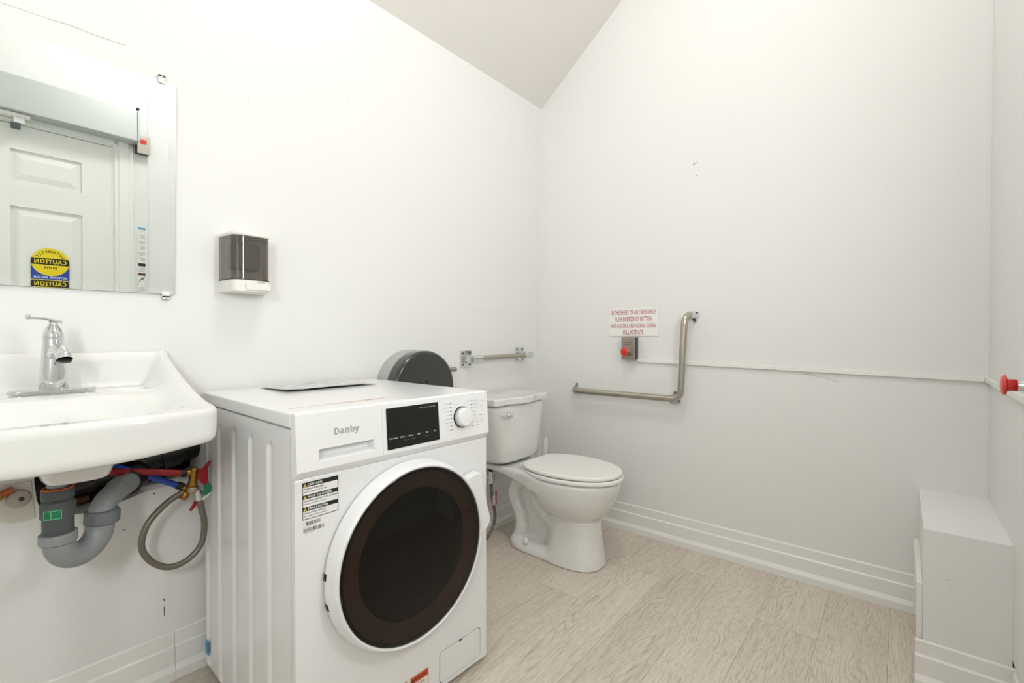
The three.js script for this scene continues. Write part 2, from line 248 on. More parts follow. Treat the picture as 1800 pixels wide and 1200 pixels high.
// door with six raised panels, casing and operator box
{
  const d = struct('door_1', box(-2.591, -1.677, 0.008, 2.128, ZR + 0.012, ZR + 0.045), M.trim, 'white six-panel door with a round caution sticker', 'door');
  const s = shapeOf([[-2.591, 0.008], [-1.677, 0.008], [-1.677, 2.128], [-2.591, 2.128]]), rows = [[1.83, 2.0], [0.98, 1.703], [0.24, 0.82]], cols = [[-2.464, -2.188], [-2.08, -1.804]];
  for (const [y0, y1] of rows) for (const [x0, x1] of cols) { const h = new THREE.Path(); h.moveTo(x0, y0); h.lineTo(x1, y0); h.lineTo(x1, y1); h.lineTo(x0, y1); s.holes.push(h); }
  obj('door_frame', extrude(s, 0.012).translate(0, 0, ZR), M.trim, d);
  for (const [y0, y1] of rows) for (const [x0, x1] of cols) {
    const g = new THREE.BoxGeometry(x1 - x0 - 0.03, y1 - y0 - 0.03, 0.009); const p = g.attributes.position;
    for (let i = 0; i < p.count; i++) if (p.getZ(i) < 0) p.setXY(i, p.getX(i) - Math.sign(p.getX(i)) * 0.03, p.getY(i) - Math.sign(p.getY(i)) * 0.03);
    g.computeVertexNormals(); obj('raised_panel', g.translate((x0 + x1) / 2, (y0 + y1) / 2, ZR + 0.0075), M.trim, d);
  }
  const t = struct('trim_1', [rbox(-1.665, -1.578, 0, 2.23, ZR - 0.016, ZR, 0.003), rbox(-1.645, -1.6, 0, 2.2, ZR - 0.022, ZR - 0.01, 0.003), rbox(-2.69, -2.603, 0, 2.23, ZR - 0.016, ZR, 0.003), rbox(-2.69, -1.578, 2.143, 2.23, ZR - 0.016, ZR, 0.003),
    box(-1.677, -1.662, 0, 2.145, ZR - 0.002, ZR + 0.09), box(-2.606, -2.591, 0, 2.145, ZR - 0.002, ZR + 0.09), box(-2.6, -1.67, 2.131, 2.146, ZR - 0.002, ZR + 0.09)], M.trim, 'white casing around the door', 'door casing');
  t.name = 'trim_1';
  const h = thing('door_operator', 'long grey metal automatic door operator box above the door', 'door operator', [-2.13, 2.165, ZR]);
  obj('operator_cover', rbox(-0.56, 0.555, 0, 0.178, -0.115, -0.017, 0.004), M.aluminium, h);
  obj('end_cap', rbox(0.5555, 0.565, 0.002, 0.176, -0.113, -0.017, 0.003), M.aluminium, h);
  obj('arm', [rbox(-0.3, 0.12, -0.02, -0.001, -0.085, -0.055, 0.004), rbox(0.06, 0.1, -0.05, -0.02, -0.08, -0.05, 0.003)], M.trim, h);
  obj('arm_joint', rbox(0.05, 0.085, -0.078, -0.05, -0.08, -0.05, 0.003), std({ color: '#4d5257', roughness: 0.5 }), h);
  const st = canvasTex(512, 640, (x) => {
    x.fillStyle = '#2444a8'; x.fillRect(0, 250, 512, 390);
    x.fillStyle = '#f2d816'; x.beginPath(); x.arc(256, 256, 256, 0, 7); x.fill();
    x.save(); x.clip(); x.fillStyle = '#15140f'; x.fillRect(0, 190, 512, 120); x.restore();
    x.textAlign = 'center'; x.fillStyle = '#f2d816'; x.font = 'bold 100px sans-serif'; x.fillText('CAUTION', 256, 286, 440);
    x.fillStyle = '#2a2812'; x.font = 'bold 66px sans-serif'; x.fillText('DOOR', 256, 385, 200);
    x.save(); x.translate(256, 256); x.font = 'bold 66px sans-serif'; const w = 'AUTOMATIC';
    for (let i = 0; i < w.length; i++) { x.save(); x.rotate((i - 4) * 0.265); x.fillText(w[i], 0, -170); x.restore(); } x.restore();
    x.fillStyle = '#e8ecf6'; x.font = 'bold 52px sans-serif'; x.fillText('ACTIVATE SWITCH', 256, 560, 480); x.fillText('TO OPERATE', 256, 618, 400);
  });
  const o = obj('caution_sticker', new THREE.PlaneGeometry(0.15, 0.1875).rotateY(Math.PI).translate(-1.934, 1.406, ZR - 0.0008), print(st, { transparent: true, alphaTest: 0.5 }), d);
  o.userData.label = 'round yellow and blue caution sticker';
  const alarm = thing('alarm_light', 'small grey alarm box with a red window beside the door casing', 'alarm box', [-1.533, 2.12, ZR]);
  obj('back_box', rbox(-0.033, 0.029, 0.002, 0.104, -0.04, -0.0045, 0.002), M.darkGrey, alarm);
  obj('face_plate', rbox(-0.031, 0.031, 0, 0.108, -0.047, -0.04, 0.002), M.brushed, alarm);
  obj('red_window', rbox(-0.016, 0.014, 0.058, 0.084, -0.049, -0.046, 0.001), std({ color: '#d0343a', roughness: 0.4 }), alarm);
  const strip = canvasTex(128, 1024, (x) => {
    x.fillStyle = '#f0efea'; x.fillRect(0, 0, 128, 1024); x.fillStyle = '#58a6d6'; x.fillRect(4, 0, 120, 34); x.fillStyle = '#e0b48a'; x.fillRect(14, 50, 100, 8);
    x.fillStyle = '#8e979c'; for (let y = 80; y < 560; y += 13) if (y % 91 > 20) x.fillRect(12, y, 60 + rnd() * 45, 5);
    x.fillStyle = '#23211f'; x.fillRect(8, 575, 112, 48); x.fillStyle = '#9aa0a3'; for (let y = 640; y < 720; y += 14) x.fillRect(12, y, 70 + rnd() * 35, 5);
    x.fillStyle = '#5c1f22'; x.fillRect(8, 735, 112, 36); x.strokeStyle = '#222'; x.lineWidth = 13; x.beginPath(); x.moveTo(22, 790); x.lineTo(104, 860); x.moveTo(30, 850); x.lineTo(74, 800); x.stroke();
    x.strokeStyle = '#999'; x.lineWidth = 3; x.strokeRect(12, 870, 104, 90); x.fillStyle = '#8e979c'; for (let y = 975; y < 1015; y += 13) x.fillRect(12, y, 90, 5);
  });
  const no = thing('instruction_strip', 'narrow printed instruction strip on the wall beside the door', 'notice', [-1.537, 1.3, ZR]);
  obj('printed_sheet', new THREE.PlaneGeometry(0.04, 0.385).rotateY(Math.PI).translate(0, 0.19, -0.0016), print(strip), no); obj('backing', box(-0.02, 0.02, -0.002, 0.383, -0.001, 0), M.offwhite, no);
}

// ---------------------------------------------------------------- lamps outside the frame: guessed ceiling globe, two added fill lamps
{
  const glow = std({ color: '#ffffff', emissive: '#fffaf2', emissiveIntensity: 1.2, roughness: 0.6 });
  for (const [x, power, label] of [[-2.84, LAMP.left, 'added fill lamp shaped as a white wall sconce left of the door behind the viewer'], [-1.26, LAMP.right, 'added fill lamp shaped as a white wall sconce right of the door behind the viewer']]) {  // unseen fill lamps, added to brighten the room from the door side
    const v = thing('added_fill_lamp', label, 'light', [x, 1.26, ZR - (x > -1.5 ? 0.004 : 0)]), w = 0.14, h = 0.42;
    obj('back_plate', rbox(-0.055, 0.055, 0.08, 0.34, -0.02, 0, 0.004), M.chrome, v);
    obj('shade', rbox(-w / 2, w / 2, 0, h, -0.065, -0.018, 0.015, 4), glow, v);
    for (const y of [-0.008, h]) obj('end_band', rbox(-w / 2 - 0.003, w / 2 + 0.003, y, y + 0.008, -0.068, -0.018, 0.003), M.chrome, v);
    const u = new THREE.RectAreaLight(LAMP.colour, power, w - 0.02, h - 0.02); u.position.set(0, h / 2, -0.072); u.name = 'added_fill_light'; v.add(u);
  }
  const g = thing('globe_lamp', 'round white globe lamp hanging from the sloped ceiling', 'light', [-1.4, ceilY(1.12) - 0.3, 1.12]);
  obj('globe', new THREE.SphereGeometry(0.14, 32, 20), std({ color: '#ffffff', emissive: '#fff0dc', emissiveIntensity: 1.5, roughness: 0.4 }), g);
  obj('stem', cyl(0.008, 0.008, 0.16, 12).translate(0, 0.2, 0), M.chrome, g); obj('ceiling_cap', lathe([[0, 0.03], [0.05, 0.03], [0.06, 0], [0.06, -0.01], [0, -0.01]]).translate(0, 0.26, 0), M.offwhite, g);
  const p = new THREE.PointLight('#fffdfc', LAMP.globe, 0, 2); p.castShadow = true; p.shadow.radius = 6.5; p.name = 'globe_light'; g.add(p);
}

// ---------------------------------------------------------------- mirror
{
  const m = thing('mirror', 'large rectangular wall mirror hanging above the white sink', 'mirror', [-2.12, 1.14, 0]);
  const x0 = -0.28, x1 = 0.282, x1b = 0.274, y0 = 0.004, y1 = 0.625, b = 0.019, zf = 0.006, up = 0.0008;
  const glass = std({ color: '#f3faf7', metalness: 1, roughness: 0.0 });
  const o = [[x0, y0], [x1b, y0], [x1, y1], [x0, y1]], i = [[x0 + b, y0 + b], [x1b - b, y0 + b], [x1 - b, y1 - b], [x0 + b, y1 - b]];
  const face = (pts) => { const g = new THREE.BufferGeometry(), P = []; for (const k of [0, 1, 2, 0, 2, 3]) P.push(...pts[k]); g.setAttribute('position', new THREE.Float32BufferAttribute(P, 3)); g.computeVertexNormals(); return g; };
  obj('mirror_face', face(i.map(([x, y]) => [x, y, zf])), glass, m);
  for (let k = 0; k < 4; k++) { const n = (k + 1) % 4; const e = zf + up * [0.74, 0.5, 0.1, 1][k]; obj('bevel', face([[...o[k], e], [...o[n], e], [...i[n], zf], [...i[k], zf]]), glass, m); }
  obj('backing', extrude(shapeOf(o), 0.005).translate(0, 0, 0.0005), std({ color: '#8d9896', roughness: 0.3 }), m);
  const clipMat = phy({ color: '#e9e9e6', roughness: 0.2, clearcoat: 1 });
  for (const [x, y] of [[0.246, 0.629], [0.252, 0.0], [-0.25, 0.629], [-0.25, 0.0]]) {
    const t = y > 0.3 ? 1 : -1, c = obj('mirror_clip', [rbox(x - 0.009, x + 0.009, y - 0.012, y + 0.012, 0.0075, 0.0105, 0.001), rbox(x - 0.009, x + 0.009, y + (t > 0 ? 0.0 : -0.012), y + (t > 0 ? 0.012 : 0.0), 0, 0.0105, 0.001)], clipMat, m);
    obj('screw', cyl(0.003, 0.003, 0.002, 12).rotateX(Math.PI / 2).translate(x, y + t * 0.006, 0.0115), M.chrome, c);
  }
}

// ---------------------------------------------------------------- sink
const SX = -2.118;
{
  const s = thing('sink', 'white wall-hung ceramic sink with raised back ledge', 'sink', [SX, 0.66, 0]);
  const H = (x, z) => {
    const ax = Math.abs(x), deck = 0.852 + 0.028 * (1 - ss(0.16, 0.3, z));
    const rim = 0.853 + 0.125 * Math.pow(Math.max(0, 1 - Math.max(0, z - 0.012) / 0.45), 1.6);
    const dSide = 1 - ss(0.016, 0.075, 0.25 - ax), dBack = 1 - ss(0.018, 0.06, z);
    let y = deck + (rim - deck) * dSide; y = smax(y, deck + (0.978 - deck) * dBack, 0.02);
    const e = Math.pow(Math.pow(ax / 0.205, 3.2) + Math.pow(Math.abs(z - 0.325) / 0.125, 3.2), 1 / 3.2);
    return y - 0.058 * (1 - ss(0.6, 1.0, e)) - 0.045 * (1 - ss(0.015, 0.055, Math.hypot(x - 0.01, z - 0.28)));
  };
  const bottom = (x, z) => { const e = Math.pow(Math.pow(Math.abs(x - 0.018) / 0.07, 4) + Math.pow(Math.abs(z - 0.27) / 0.13, 4), 0.25);
    return 0.768 + 0.008 * ss(0.05, 0.25, Math.abs(x)) - 0.05 * (1 - ss(0.72, 1.02, e)); };
  const f = (x, y, z) => {
    const front = z - (0.445 + 0.05 * (1 - (x / 0.25) ** 2)), sides = Math.abs(x) - (0.252 - 0.05 * Math.max(0, 0.84 - y));
    const rim = smax(front, sides, 0.035);
    let d = smax((y - H(x, z)) * 0.8, rim, 0.016); d = smax(d, (bottom(x, z) - y) * 0.7, 0.016); return Math.max(d, 0.0015 - z);
  };
  const g = surfaceNets(f, [-0.27, 0.66, -0.004], [0.27, 1.0, 0.52], 0.0045).translate(0, -0.66, 0);
  obj('basin', g, M.ceramic, s);
  obj('drain', lathe([[0, 0.004], [0.02, 0.004], [0.024, 0], [0, 0]]).translate(0.01, 0.751 - 0.66, 0.28), M.chrome, s);
}
// ---------------------------------------------------------------- faucet
{
  const f = thing('faucet', 'chrome single-lever faucet on a long base plate', 'faucet', [SX + 0.003, 0.8885, 0.115]);
  const plate = new THREE.Shape(); plate.absarc(-0.052, 0, 0.024, Math.PI / 2, Math.PI * 1.5); plate.absarc(0.052, 0, 0.024, -Math.PI / 2, Math.PI / 2);
  obj('base_plate', extrude(plate, 0.009, 0.003, 3).rotateX(-Math.PI / 2).translate(0, -0.002, 0), M.chrome, f);
  obj('body', lathe([[0, 0.006], [0.0255, 0.006], [0.0252, 0.03], [0.0235, 0.06], [0.021, 0.09], [0.0192, 0.115], [0.0188, 0.124], [0.0175, 0.125], [0, 0.125]], 48), M.chrome, f);
  obj('cap', lathe([[0.0175, 0.126], [0.0192, 0.1275], [0.0193, 0.132], [0.0175, 0.141], [0.0135, 0.151], [0.009, 0.158], [0.0075, 0.163], [0.0085, 0.166], [0, 0.168]], 48), M.chrome, f);
  { // lever: flattened taper that sweeps out to the left
    const c = curve([[0.016, 0.166, -0.006], [0.002, 0.169, 0], [-0.014, 0.173, 0.006], [-0.032, 0.176, 0.012], [-0.044, 0.176, 0.016]]), g = new THREE.TubeGeometry(c, 40, 1, 20, false), p = g.attributes.position, fr = c.computeFrenetFrames(40);
    for (let i = 0; i <= 40; i++) { const C = c.getPointAt(i / 40), t = i / 40, w = 0.0045 + 0.006 * Math.sin(Math.PI * Math.min(1, t * 0.8 + 0.1)) + 0.002 * t, h = 0.003 + 0.003 * t;
      for (let j = 0; j <= 20; j++) { const k = i * 21 + j, a = j / 20 * Math.PI * 2, e = (i === 0 || i === 40) ? 0.4 : 1; p.setXYZ(k, C.x + 0.35 * w * e * Math.cos(a), C.y + h * e * Math.sin(a), C.z + w * e * Math.cos(a)); } }
    g.computeVertexNormals(); obj('lever', [g, new THREE.SphereGeometry(0.0065, 16, 12).scale(0.6, 0.85, 1.2).translate(-0.044, 0.176, 0.016)], M.chrome, f);
  }
  { // hooded spout
    const g = tube([[0.0, 0.085, 0.008], [0.002, 0.098, 0.03], [0.006, 0.098, 0.05], [0.01, 0.088, 0.068], [0.011, 0.078, 0.074]], 0.0145, 40, 20);
    obj('spout', [g, new THREE.SphereGeometry(0.0145, 20, 14).translate(0.0, 0.085, 0.008)], M.chrome, f);
    obj('aerator', cyl(0.0125, 0.0125, 0.004, 24).rotateX(0.35).translate(0.0113, 0.0765, 0.075), M.darkGrey, f);
  }
}
// ---------------------------------------------------------------- drain trap and wall pipes under the sink
{
  const t = thing('drain_trap', 'grey plastic P-trap with green label under the sink', 'drain pipe', [-2.12, 0.512, 0.22]);
  const A = V3(0, 0, 0), R = V3(0.078, 0, -0.05);
  obj('tailpiece', lathe([[0.0, 0.205], [0.019, 0.205], [0.019, 0.14], [0, 0.14]]), std({ color: '#8d8f8f', metalness: 0.8, roughness: 0.35 }), t);
  obj('seal_ring', new THREE.TorusGeometry(0.0245, 0.003, 10, 40).rotateX(Math.PI / 2).translate(0, 0.169, 0), M.copper, t);
  obj('slip_nut', lathe([[0.02, 0.168], [0.0275, 0.168], [0.0285, 0.165], [0.0285, 0.147], [0.027, 0.1445], [0.02, 0.1445]], 12), M.darkPvc, t);
  obj('adapter', lathe([[0.02, 0.1445], [0.0255, 0.144], [0.0305, 0.134], [0.0305, 0.107], [0.027, 0.105], [0.027, 0.06], [0.02, 0.06]]), M.darkPvc, t);
  const lab = canvasTex(256, 128, (x) => { x.fillStyle = '#1f8a58'; x.fillRect(0, 0, 256, 128); x.strokeStyle = '#6fc79c'; x.lineWidth = 8; x.strokeRect(6, 6, 244, 116); x.fillStyle = '#0c3f28'; for (let r = 0; r < 4; r++) for (let i = 16; i < 236; i += 18) x.fillRect(i, 20 + r * 25, 6 + rnd() * 10, 13); x.fillStyle = '#a9dcc2'; x.fillRect(112, 14, 7, 100); });
  obj('label', new THREE.CylinderGeometry(0.0309, 0.0309, 0.02, 24, 1, true, -0.95, 1.05).translate(0, 0.1175, 0), print(lab), t);
  obj('collar', lathe([[0.02, 0.07], [0.032, 0.07], [0.033, 0.067], [0.033, 0.05], [0.031, 0.047], [0.02, 0.047]], 28), M.greyPvc, t);
  const dir = R.clone(), mid = dir.clone().multiplyScalar(0.5), rad = dir.length() / 2, pts = [V3(0, 0.06, 0)];
  for (let i = 0; i <= 12; i++) { const a = Math.PI * i / 12; pts.push(mid.clone().add(dir.clone().normalize().multiplyScalar(-Math.cos(a) * rad)).add(V3(0, 0.052 - Math.sin(a) * 0.05, 0))); }
  pts.push(V3(R.x, 0.06, R.z)); obj('u_bend', tube(pts, 0.028, 60, 24), M.greyPvc, t);
  obj('union_nut', lathe([[0.02, 0.086], [0.031, 0.086], [0.0345, 0.081], [0.0345, 0.057], [0.032, 0.054], [0.02, 0.054]], 24).rotateZ(-0.06).translate(R.x, 0, R.z), M.midPvc, t);
  obj('trap_arm', tube([V3(R.x, 0.07, R.z), V3(R.x + 0.003, 0.085, R.z - 0.003), V3(R.x + 0.018, 0.104, R.z - 0.018), V3(R.x + 0.045, 0.116, R.z - 0.052), V3(R.x + 0.072, 0.119, R.z - 0.088)], 0.0255, 40, 24), M.greyPvc, t);
  obj('arm_sleeve', between(V3(R.x + 0.042, 0.115, R.z - 0.05), V3(R.x + 0.056, 0.118, R.z - 0.068), 0.0275, 0.0275, 28), M.greyPvc, t);
  const p = thing('waste_pipe', 'black plastic waste pipe in the opening of the wall', 'pipe', [-1.97, 0.62, -0.04]);
  obj('elbow', tube([[-0.002, 0.008, 0.11], [0.02, 0.012, 0.085], [0.03, 0.012, 0.05], [0.02, 0.01, 0.0]], 0.033, 30, 24), M.abs, p);
  obj('hub', new THREE.TorusGeometry(0.032, 0.005, 10, 32).applyQuaternion(new THREE.Quaternion().setFromUnitVectors(V3(0, 0, 1), V3(-0.66, -0.12, 0.74).normalize())).translate(-0.002, 0.008, 0.11), M.abs, p);
  obj('cross_pipe', between(V3(-0.165, -0.005, -0.02), V3(0.2, 0.05, -0.02), 0.034, 0.034, 28), M.abs, p);
  obj('coupling', between(V3(-0.1, 0.005, -0.02), V3(-0.055, 0.012, -0.02), 0.041, 0.041, 28), M.abs, p); obj('coupling', between(V3(0.1, 0.035, -0.02), V3(0.145, 0.042, -0.02), 0.042, 0.042, 28), M.abs, p);
  obj('copper_stub', between(V3(-0.095, -0.052, -0.03), V3(-0.06, -0.049, -0.03), 0.011, 0.011, 16), std({ color: '#6b4226', metalness: 0.4, roughness: 0.6 }), p);
  const c = thing('cleanout_cover', 'round grey cleanout cover on the broken wall patch', 'cover', [-2.168, 0.622, 0.004]);
  obj('disc', lathe([[0, 0.007], [0.018, 0.006], [0.021, 0.003], [0.022, 0], [0, 0]]).rotateX(Math.PI / 2).rotateZ(0.2), std({ color: '#b9b5aa', roughness: 0.6 }), c);
  obj('screw', cyl(0.005, 0.005, 0.004, 10).rotateX(Math.PI / 2).translate(0.004, -0.001, 0.0075), M.darkGrey, c);
  const b = tag(obj('plaster_patch', extrude(shapeOf([[-2.24, 0.565], [-2.215, 0.573], [-2.2, 0.573], [-2.185, 0.566], [-2.165, 0.562], [-2.14, 0.566], [-2.143, 0.61], [-2.146, 0.66], [-2.24, 0.66]]), 0.0035, 0.001).translate(0, 0, 0.0002), std({ color: '#d9d5ca', roughness: 0.85, bumpMap: peel, bumpScale: 0.001 })), 'torn patch of plaster left of the grey trap', 'patch');
  const k = thing('copper_fitting', 'small copper pipe fitting left of the cleanout cover', 'fitting', [-2.19, 0.641, 0.0]);
  obj('fitting_body', between(V3(-0.012, -0.004, 0.012), V3(0.012, 0.008, 0.012), 0.0085, 0.0085, 20), M.copper, k); obj('fitting_ring', between(V3(-0.014, -0.005, 0.012), V3(-0.008, -0.002, 0.012), 0.0105, 0.0105, 20), M.brass, k); obj('fitting_tail', between(V3(0, 0, 0), V3(0, 0.002, 0.012), 0.005, 0.005, 12), M.copper, k);
}
// ---------------------------------------------------------------- supply lines and valves
{
  const r = tag(obj('water_line', tube([[-2.05, 0.675, -0.06], [-2.01, 0.664, 0.06], [-1.93, 0.648, 0.078], [-1.842, 0.625, 0.082]], 0.0085, 40, 14), M.deepRed), 'red plastic water line under the sink', 'pipe');
  const bl = tag(obj('water_line', tube([[-2.05, 0.69, -0.06], [-2.0, 0.674, 0.045], [-1.93, 0.635, 0.06], [-1.852, 0.588, 0.07]], 0.0085, 40, 14), M.blue), 'blue plastic water line under the sink', 'pipe');
  const v = thing('shutoff_valve', 'brass shutoff valve with red handle at the washer', 'valve', [-1.822, 0.62, 0.085]);
  obj('valve_body', [between(V3(-0.022, 0.006, -0.002), V3(0.004, 0.003, 0), 0.009, 0.009, 16), lathe([[0, 0.017], [0.009, 0.016], [0.012, 0.01], [0.011, -0.02], [0.013, -0.028], [0.013, -0.04], [0, -0.04]], 20).rotateZ(-0.12)], M.brass, v);
  obj('crimp_ring', between(V3(-0.03, 0.007, -0.003), V3(-0.017, 0.005, -0.002), 0.0105, 0.0105, 16), M.black, v);
  obj('hose_nut', lathe([[0, -0.036], [0.015, -0.036], [0.0165, -0.039], [0.0165, -0.05], [0.015, -0.053], [0, -0.053]], 8).rotateZ(-0.12).translate(0.002, 0, 0), std({ color: '#b7ab93', metalness: 1, roughness: 0.3 }), v);
  obj('handle', extrude(shapeOf([[0.008, -0.012], [0.006, 0.002], [0.01, 0.014], [0.022, 0.019], [0.036, 0.036], [0.04, 0.034], [0.033, 0.016], [0.032, -0.004], [0.034, -0.024], [0.027, -0.032], [0.016, -0.026]]), 0.007, 0.0015).translate(-0.002, -0.002, 0.012), M.deepRed, v);
  const w = thing('shutoff_valve', 'lower brass shutoff valve with blue water line', 'valve', [-1.838, 0.567, 0.074]);
  obj('valve_body', [between(V3(-0.012, 0.02, -0.002), V3(0.01, 0.006, 0), 0.009, 0.009, 16), lathe([[0, 0.012], [0.01, 0.01], [0.011, -0.012], [0.009, -0.02], [0, -0.02]], 20).rotateZ(-0.5)], M.brass, w);
  obj('crimp_ring', between(V3(-0.022, 0.026, -0.004), V3(-0.008, 0.018, -0.002), 0.0105, 0.0105, 16), M.black, w);
  obj('handle', extrude(shapeOf([[0.02, -0.022], [0.014, -0.036], [0.004, -0.052], [0.009, -0.056], [0.02, -0.046], [0.028, -0.026]]), 0.007, 0.0015).translate(0, 0, 0.004), M.deepRed, w);
  const tg = thing('valve_tag', 'green and white paper tag hanging on the brass valve', 'tag', [-1.795, 0.572, 0.1]);
  obj('tag_sheet', extrude(shapeOf([[-0.009, 0.024], [0.006, 0.018], [0.013, 0.006], [0.012, -0.008], [0.002, -0.02], [-0.009, -0.014], [-0.006, 0.004]]), 0.003, 0.0008).rotateY(-0.2), M.green, tg);
  obj('tag_print', extrude(shapeOf([[-0.012, -0.03], [0.01, -0.016], [0.012, -0.01], [-0.01, -0.022]]), 0.0015).translate(0, 0, 0.003), M.offwhite, tg);
  const braid = canvasTex(64, 64, (x) => { x.fillStyle = '#a9a294'; x.fillRect(0, 0, 64, 64); x.strokeStyle = '#5d574c'; x.lineWidth = 5; for (let i = -64; i < 128; i += 16) { x.beginPath(); x.moveTo(i, 0); x.lineTo(i + 64, 64); x.moveTo(i + 64, 0); x.lineTo(i, 64); x.stroke(); } });
  braid.wrapS = braid.wrapT = THREE.RepeatWrapping; braid.repeat.set(60, 4);
  M.braid = std({ map: braid, metalness: 0.55, roughness: 0.42 });
  const h = thing('braided_hose', 'braided steel hose looped below the brass valves', 'hose', [-1.82, 0.36, 0.09]);
  obj('hose', tube([[0.008, 0.205, 0], [0.012, 0.165, 0.004], [0.02, 0.115, 0.006], [0.012, 0.055, 0.008], [-0.022, 0.02, 0.008], [-0.065, 0.014, 0.006], [-0.104, 0.042, 0.004], [-0.126, 0.09, 0], [-0.112, 0.145, -0.004], [-0.07, 0.188, -0.01], [-0.025, 0.21, -0.018]], 0.0082, 110, 14), M.braid, h);
  obj('ferrule', between(V3(0.004, 0.212, -0.001), V3(0.0095, 0.182, 0.002), 0.0095, 0.0105, 16), M.chrome, h);
}
// ---------------------------------------------------------------- soap dispenser
{
  const s = thing('soap_dispenser', 'white soap dispenser with smoked window on the wall', 'soap dispenser', [-1.66, 1.16, 0]);
  const P = (g, r) => { const sh = new THREE.Shape(); sh.moveTo(-0.066 - g, 0); sh.lineTo(0.07 + g, 0); sh.lineTo(0.052 + g, -0.075 - g); sh.quadraticCurveTo(0.05 + g, -0.1 - g, 0.026 + g, -0.1 - g); sh.lineTo(-0.028 - g, -0.1 - g); sh.quadraticCurveTo(-0.056 - g, -0.1 - g, -0.06 - g, -0.075 - g); sh.closePath(); return sh; };
  const up = (g, y) => g.rotateX(-Math.PI / 2).translate(0, y, 0);
  obj('back_plate', rbox(-0.064, 0.066, 0, 0.185, 0, 0.006, 0.002), M.offwhite, s);
  obj('base', up(extrude(P(0.001), 0.037, 0.003, 3), 0.0), M.offwhite, s);
  obj('top', up(extrude(P(0.001), 0.012, 0.004, 3), 0.174), M.offwhite, s);
  const hood = P(0), inner = new THREE.Path(P(-0.0025).getPoints(16)); hood.holes.push(inner);
  obj('smoked_window', up(extrude(hood, 0.137), 0.037), phy({ color: '#d2ceca', transmission: 0.95, thickness: 0, roughness: 0.06, ior: 1.45 }), s);
  obj('soap_bag', rbox(-0.045, 0.04, 0.075, 0.16, 0.008, 0.05, 0.008), std({ color: '#8b857e', roughness: 0.5 }), s);
  obj('window_seam', up(extrude(P(0.0012), 0.0025), 0.0365), M.black, s);
  obj('push_bar', rbox(-0.026, 0.048, 0.005, 0.026, 0.085, 0.108, 0.003), M.offwhite, s);
  const lg = canvasTex(128, 32, (x) => { x.clearRect(0, 0, 128, 32); x.fillStyle = '#777269'; x.font = 'bold 26px sans-serif'; x.textAlign = 'center'; x.fillText('KAYFOAM', 64, 25, 124); });
  obj('lettering', new THREE.PlaneGeometry(0.026, 0.005).translate(0.02, 0.031, 0.1018), print(lg, { transparent: true }), s);
}
// ---------------------------------------------------------------- tissue dispenser behind the washer
{
  const t = thing('tissue_dispenser', 'round black and grey jumbo toilet paper dispenser on the wall', 'paper dispenser', [-0.993, 0.8, 0]);
  const dome = (r, lo) => { const s = new THREE.Shape(); s.moveTo(-r, lo); s.lineTo(-r, 0); s.absarc(0, 0, r, Math.PI, 0, true); s.lineTo(r, lo); s.absarc(0, lo, r, 0, -Math.PI, true); return s; };
  obj('housing', extrude(dome(0.163, -0.02), 0.068, 0.004, 2, 48).translate(0, 0, 0.0005), std({ color: '#b4b5b2', roughness: 0.45 }), t);
  obj('cover', extrude(dome(0.161, -0.02), 0.066, 0.016, 5, 48).translate(0, 0, 0.0665), M.smoke, t);
  obj('lock', cyl(0.006, 0.006, 0.003, 16).rotateX(Math.PI / 2).translate(0.0, 0.03, 0.1325), M.black, t);
  const p = thing('pipe_stub', 'short chrome pipe stub beside the round paper dispenser', 'pipe', [-0.8, 0.866, 0.05]);
  obj('stub', new THREE.CylinderGeometry(0.0115, 0.0115, 0.055, 20, 1, true).rotateZ(Math.PI / 2).translate(0.02, 0, 0), std({ color: '#a79f94', metalness: 0.9, roughness: 0.35, side: THREE.DoubleSide }), p);
  obj('stub_end', cyl(0.0105, 0.0105, 0.002, 20).rotateZ(Math.PI / 2).translate(0.044, 0, 0), M.black, p); obj('stub_mount', between(V3(-0.004, 0, -0.05), V3(-0.004, 0, 0), 0.008, 0.008, 14), M.chrome, p);
}
